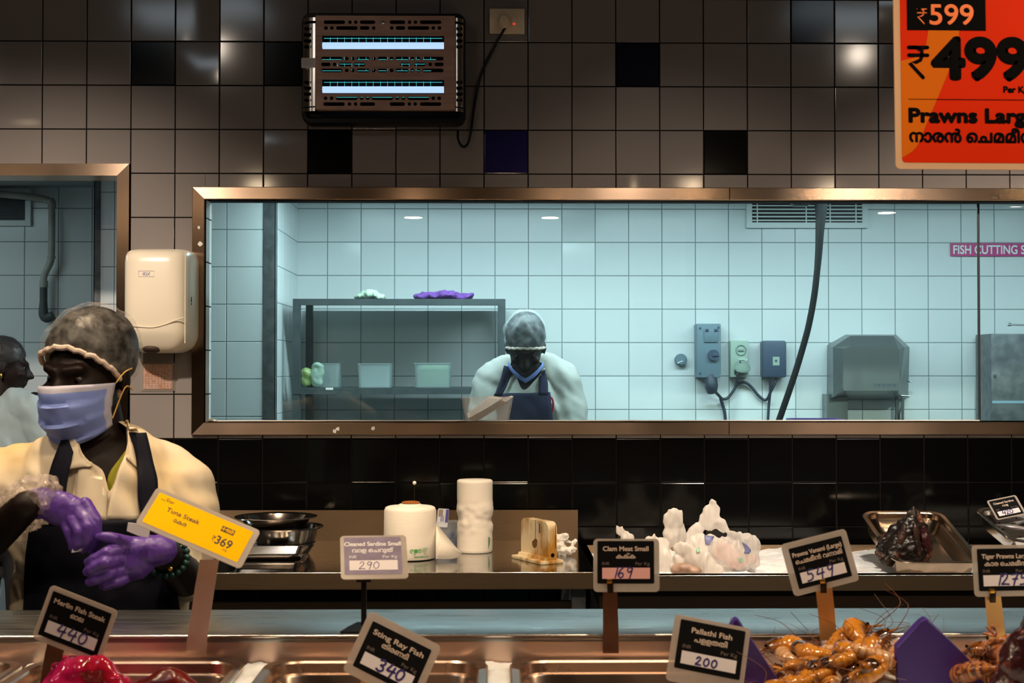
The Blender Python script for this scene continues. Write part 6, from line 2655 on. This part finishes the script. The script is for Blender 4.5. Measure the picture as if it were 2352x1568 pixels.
def make_prawn(L, m, label, group):
    root = thing('prawn', label, 'prawn', (0, 0, 0), group)
    pts, rad = [], []
    n = 34
    R = L * .38
    for i in range(n):
        t = i / (n - 1)
        a = -.4 + 2.5 * t ** 1.15
        rr = R * (1.12 - .35 * t)
        pts.append(V((rr * math.cos(a), 0, rr * math.sin(a))))
        r = L * (.142 * math.sin(PI * min(1, .12 + t * 1.1) ** .8) ** .6 if t < .38 else .138 * (1 - (t - .38) / .62) ** .5 + .022)
        if t < .06:
            r *= .35 + 10 * t
        if t > .36:
            r *= 1 + .16 * (1 - ((t * 11) % 1))
        rad.append(r)
    mb = MB()
    rings = []
    mis = []
    for i, p in enumerate(pts):
        t = i / (n - 1)
        d_ = (pts[min(n - 1, i + 1)] - pts[max(0, i - 1)]).normalized()
        u_ = V((0, 1, 0)).cross(d_)
        rings.append([p + (u_ * math.cos(2 * PI * q / 16) + V((0, .78, 0)) * math.sin(2 * PI * q / 16)) * rad[i] for q in range(16)])
        mis.append(2 if t < .30 else (1 if ((t * 11) % 1) < .25 else 0))
    mb.loft(rings, mis=mis[1:])
    sh = mb.build('shell', [m, PRD_, PRH], root, ang=60)
    e = pts[-1]
    d = (pts[-1] - pts[-3]).normalized()
    mb = MB()
    for k in (-1, 0, 1):
        dd = (d + V((0, .55 * k, 0))).normalized()
        mb.ell(e + dd * L * .10, (L * .035, L * .014, L * .10), V((0, 0, 1)).rotation_difference(dd).to_matrix(), su=10, sv=8)
    blob(mb, L * .016, 1).build('tail_fan', m, root)
    h = pts[0]
    hd_ = (pts[0] - pts[3]).normalized()
    mb = MB()
    mb.tube([pts[4] + V((L * .08, 0, 0)), h + hd_ * L * .06 + V((L * .05, 0, 0)), h + hd_ * L * .22 + V((L * .06, 0, 0))], [L * .03, L * .02, L * .003], 8)
    mb.build('rostrum', m, root)
    for s in (-1, 1):
        mb = MB()
        mb.ell(h + V((L * .03, s * L * .07, L * .02)), L * .024, su=8, sv=6)
        mb.build('eye', INK, root)
        mb = MB()
        mb.tube([h, h + hd_ * L * .2 + V((L * .05, s * L * .08, 0)), h + hd_ * L * .5 + V((L * .3, s * L * .2, 0)), h + hd_ * L * .5 + V((L * .7, s * L * .35, L * .2))], [L * .009, L * .007, L * .005, L * .003], 5, smooth=4)
        mb.build('antenna', DKL, root)
    for k in range(5):
        i = 3 + k * 3
        c = pts[i]
        inn = -V((c.x, 0, c.z)).normalized()
        mb = MB()
        for s in (-1, 1):
            mb.tube([c + inn * rad[i] * .8 + V((0, s * L * .03, 0)), c + inn * L * .17 + V((0, s * L * .07, 0)), c + inn * L * .24 + V((0, s * L * .03, -L * .03))], [L * .012, L * .009, L * .004], 5)
        mb.tube([c + inn * rad[i] * .8 + V((0, -L * .03, 0)), c + inn * rad[i] * .8 + V((0, L * .03, 0))], L * .01, 5)
        mb.build('leg_pair', DKL, root)
    return root


rg = random.Random(21)


def heapz(x, y):
    return 1.006 + .03 * math.exp(-((x - .58) / .10) ** 2 - ((y - 2.16) / .12) ** 2)


pr0 = make_prawn(.100, PRA, 'orange prawn in the heap between the two purple boards', 'orange prawns in the heap')
pr1 = make_prawn(.098, PRB, 'pale translucent prawn in the heap between the two purple boards', 'pale prawns in the heap')
n0 = n1 = 0
for i in range(40):
    if i < 26:
        u, v = 1788 + (i % 9) * 33 + rg.uniform(-10, 10), 1512 + (i // 9) * 34 + rg.uniform(-8, 8)
        yy = 2.24 - (i // 9) * .07 + rg.uniform(-.015, .015)
        up = .012
    else:
        j = i - 26
        u, v = 1812 + (j % 7) * 39 + rg.uniform(-12, 12), 1506 + (j // 7) * 36
        yy = 2.215 - (j // 7) * .075
        up = .034
    x = P(u, 1530, yy).x
    z = heapz(x, yy) + up + .008 * (x > .5)
    src, first = (pr0, n0 == 0) if i % 5 != 2 else (pr1, n1 == 0)
    rot = (rg.uniform(1.1, 2.0) * rg.choice((-1, 1)), rg.uniform(-.5, .5), rg.uniform(0, 6.28))
    if first:
        src.location, src.rotation_euler = (x, yy, z), rot
    else:
        dup(src, (x, yy, z), rot, rg.uniform(.85, 1.12))
    if src is pr0:
        n0 += 1
    else:
        n1 += 1
tp0 = make_prawn(.12, PRT, 'dark striped tiger prawn in the heap right of the purple board', 'tiger prawns')
for k, (u, v, yy, rot, sc) in enumerate(((2268, 1478, 2.16, (1.5, 1.0, .4), .95), (2248, 1520, 2.12, (1.3, -.2, 1.2), 1.0), (2282, 1540, 2.10, (-1.4, .3, 2.4), 1.0), (2310, 1512, 2.18, (1.5, .2, 4.0), 1.1), (2330, 1560, 2.10, (1.5, -.3, 5.0), 1.0), (2262, 1568, 2.06, (-1.2, .2, .3), 1.0), (2345, 1500, 2.22, (1.2, .4, 3.0), 1.0))):
    loc = P(u, v, yy)
    if k == 0:
        tp0.location, tp0.rotation_euler, tp0.scale = loc, rot, (sc,) * 3
    else:
        dup(tp0, loc, rot, sc)
LOB = mat('dark_red_spotted_shell', (.035, .006, .007), .28, var=(.34, .085, .055), scale=32, band=(.56, .66), bump=.5, bdist=.004)
mb = MB()
yl = 2.02
pts = [P(u, v, yl) for u, v in ((2296, 1640), (2318, 1585), (2338, 1530), (2360, 1480), (2388, 1440), (2420, 1420))]
for i, p in enumerate(pts):
    mb.ell(p, (.026, .030, .030), Matrix.Rotation(.5, 3, 'Y'))
mb.chain(pts, [.019, .025, .027, .026, .022, .014])
blob(mb, .004, 2, wr=.006, wscale=50).build('crab_body', LOB, None)
lo = bpy.data.objects['crab_body']
lo.name = 'spotted_crustacean'
tag(lo, 'dark red spotted shellfish at the right edge beside the tiger prawns', 'shellfish')

mb = MB()
yk = 2.14
kk = yk / F
for u, v, ru, rv, dy in ((190, 1560, 66, 52, 0), (150, 1545, 40, 40, .02), (225, 1550, 44, 46, -.01), (262, 1580, 40, 44, -.02), (170, 1600, 90, 60, 0), (180, 1650, 100, 60, 0)):
    mb.ell(P(u, v, yk + dy), (ru * kk, ru * kk * .8, rv * kk))
tag(blob(mb, .005, 2, wr=.008, wscale=34).build('meat_bag', mat('magenta_bag', (.55, .012, .13), .14, var=(.40, .008, .03), scale=12, bump=.7, bdist=.006, coat=.6), None), 'glossy magenta plastic bag of meat behind the Merlin tag', 'bag')
mb = MB()
for u, v, ru, rv in ((385, 1590, 62, 60), (345, 1600, 60, 50), (420, 1605, 50, 50), (370, 1650, 90, 60)):
    mb.ell(P(u, v, 2.13), (ru * kk, ru * kk * .7, rv * kk))
tag(blob(mb, .005, 3, wr=.006, wscale=22).build('tuna_chunk', mat('dark_red_tuna', (.055, .004, .004), .25, var=(.16, .012, .006), scale=16, bump=.3), None), 'dark red chunk of tuna in the pan under the yellow tag', 'fish')
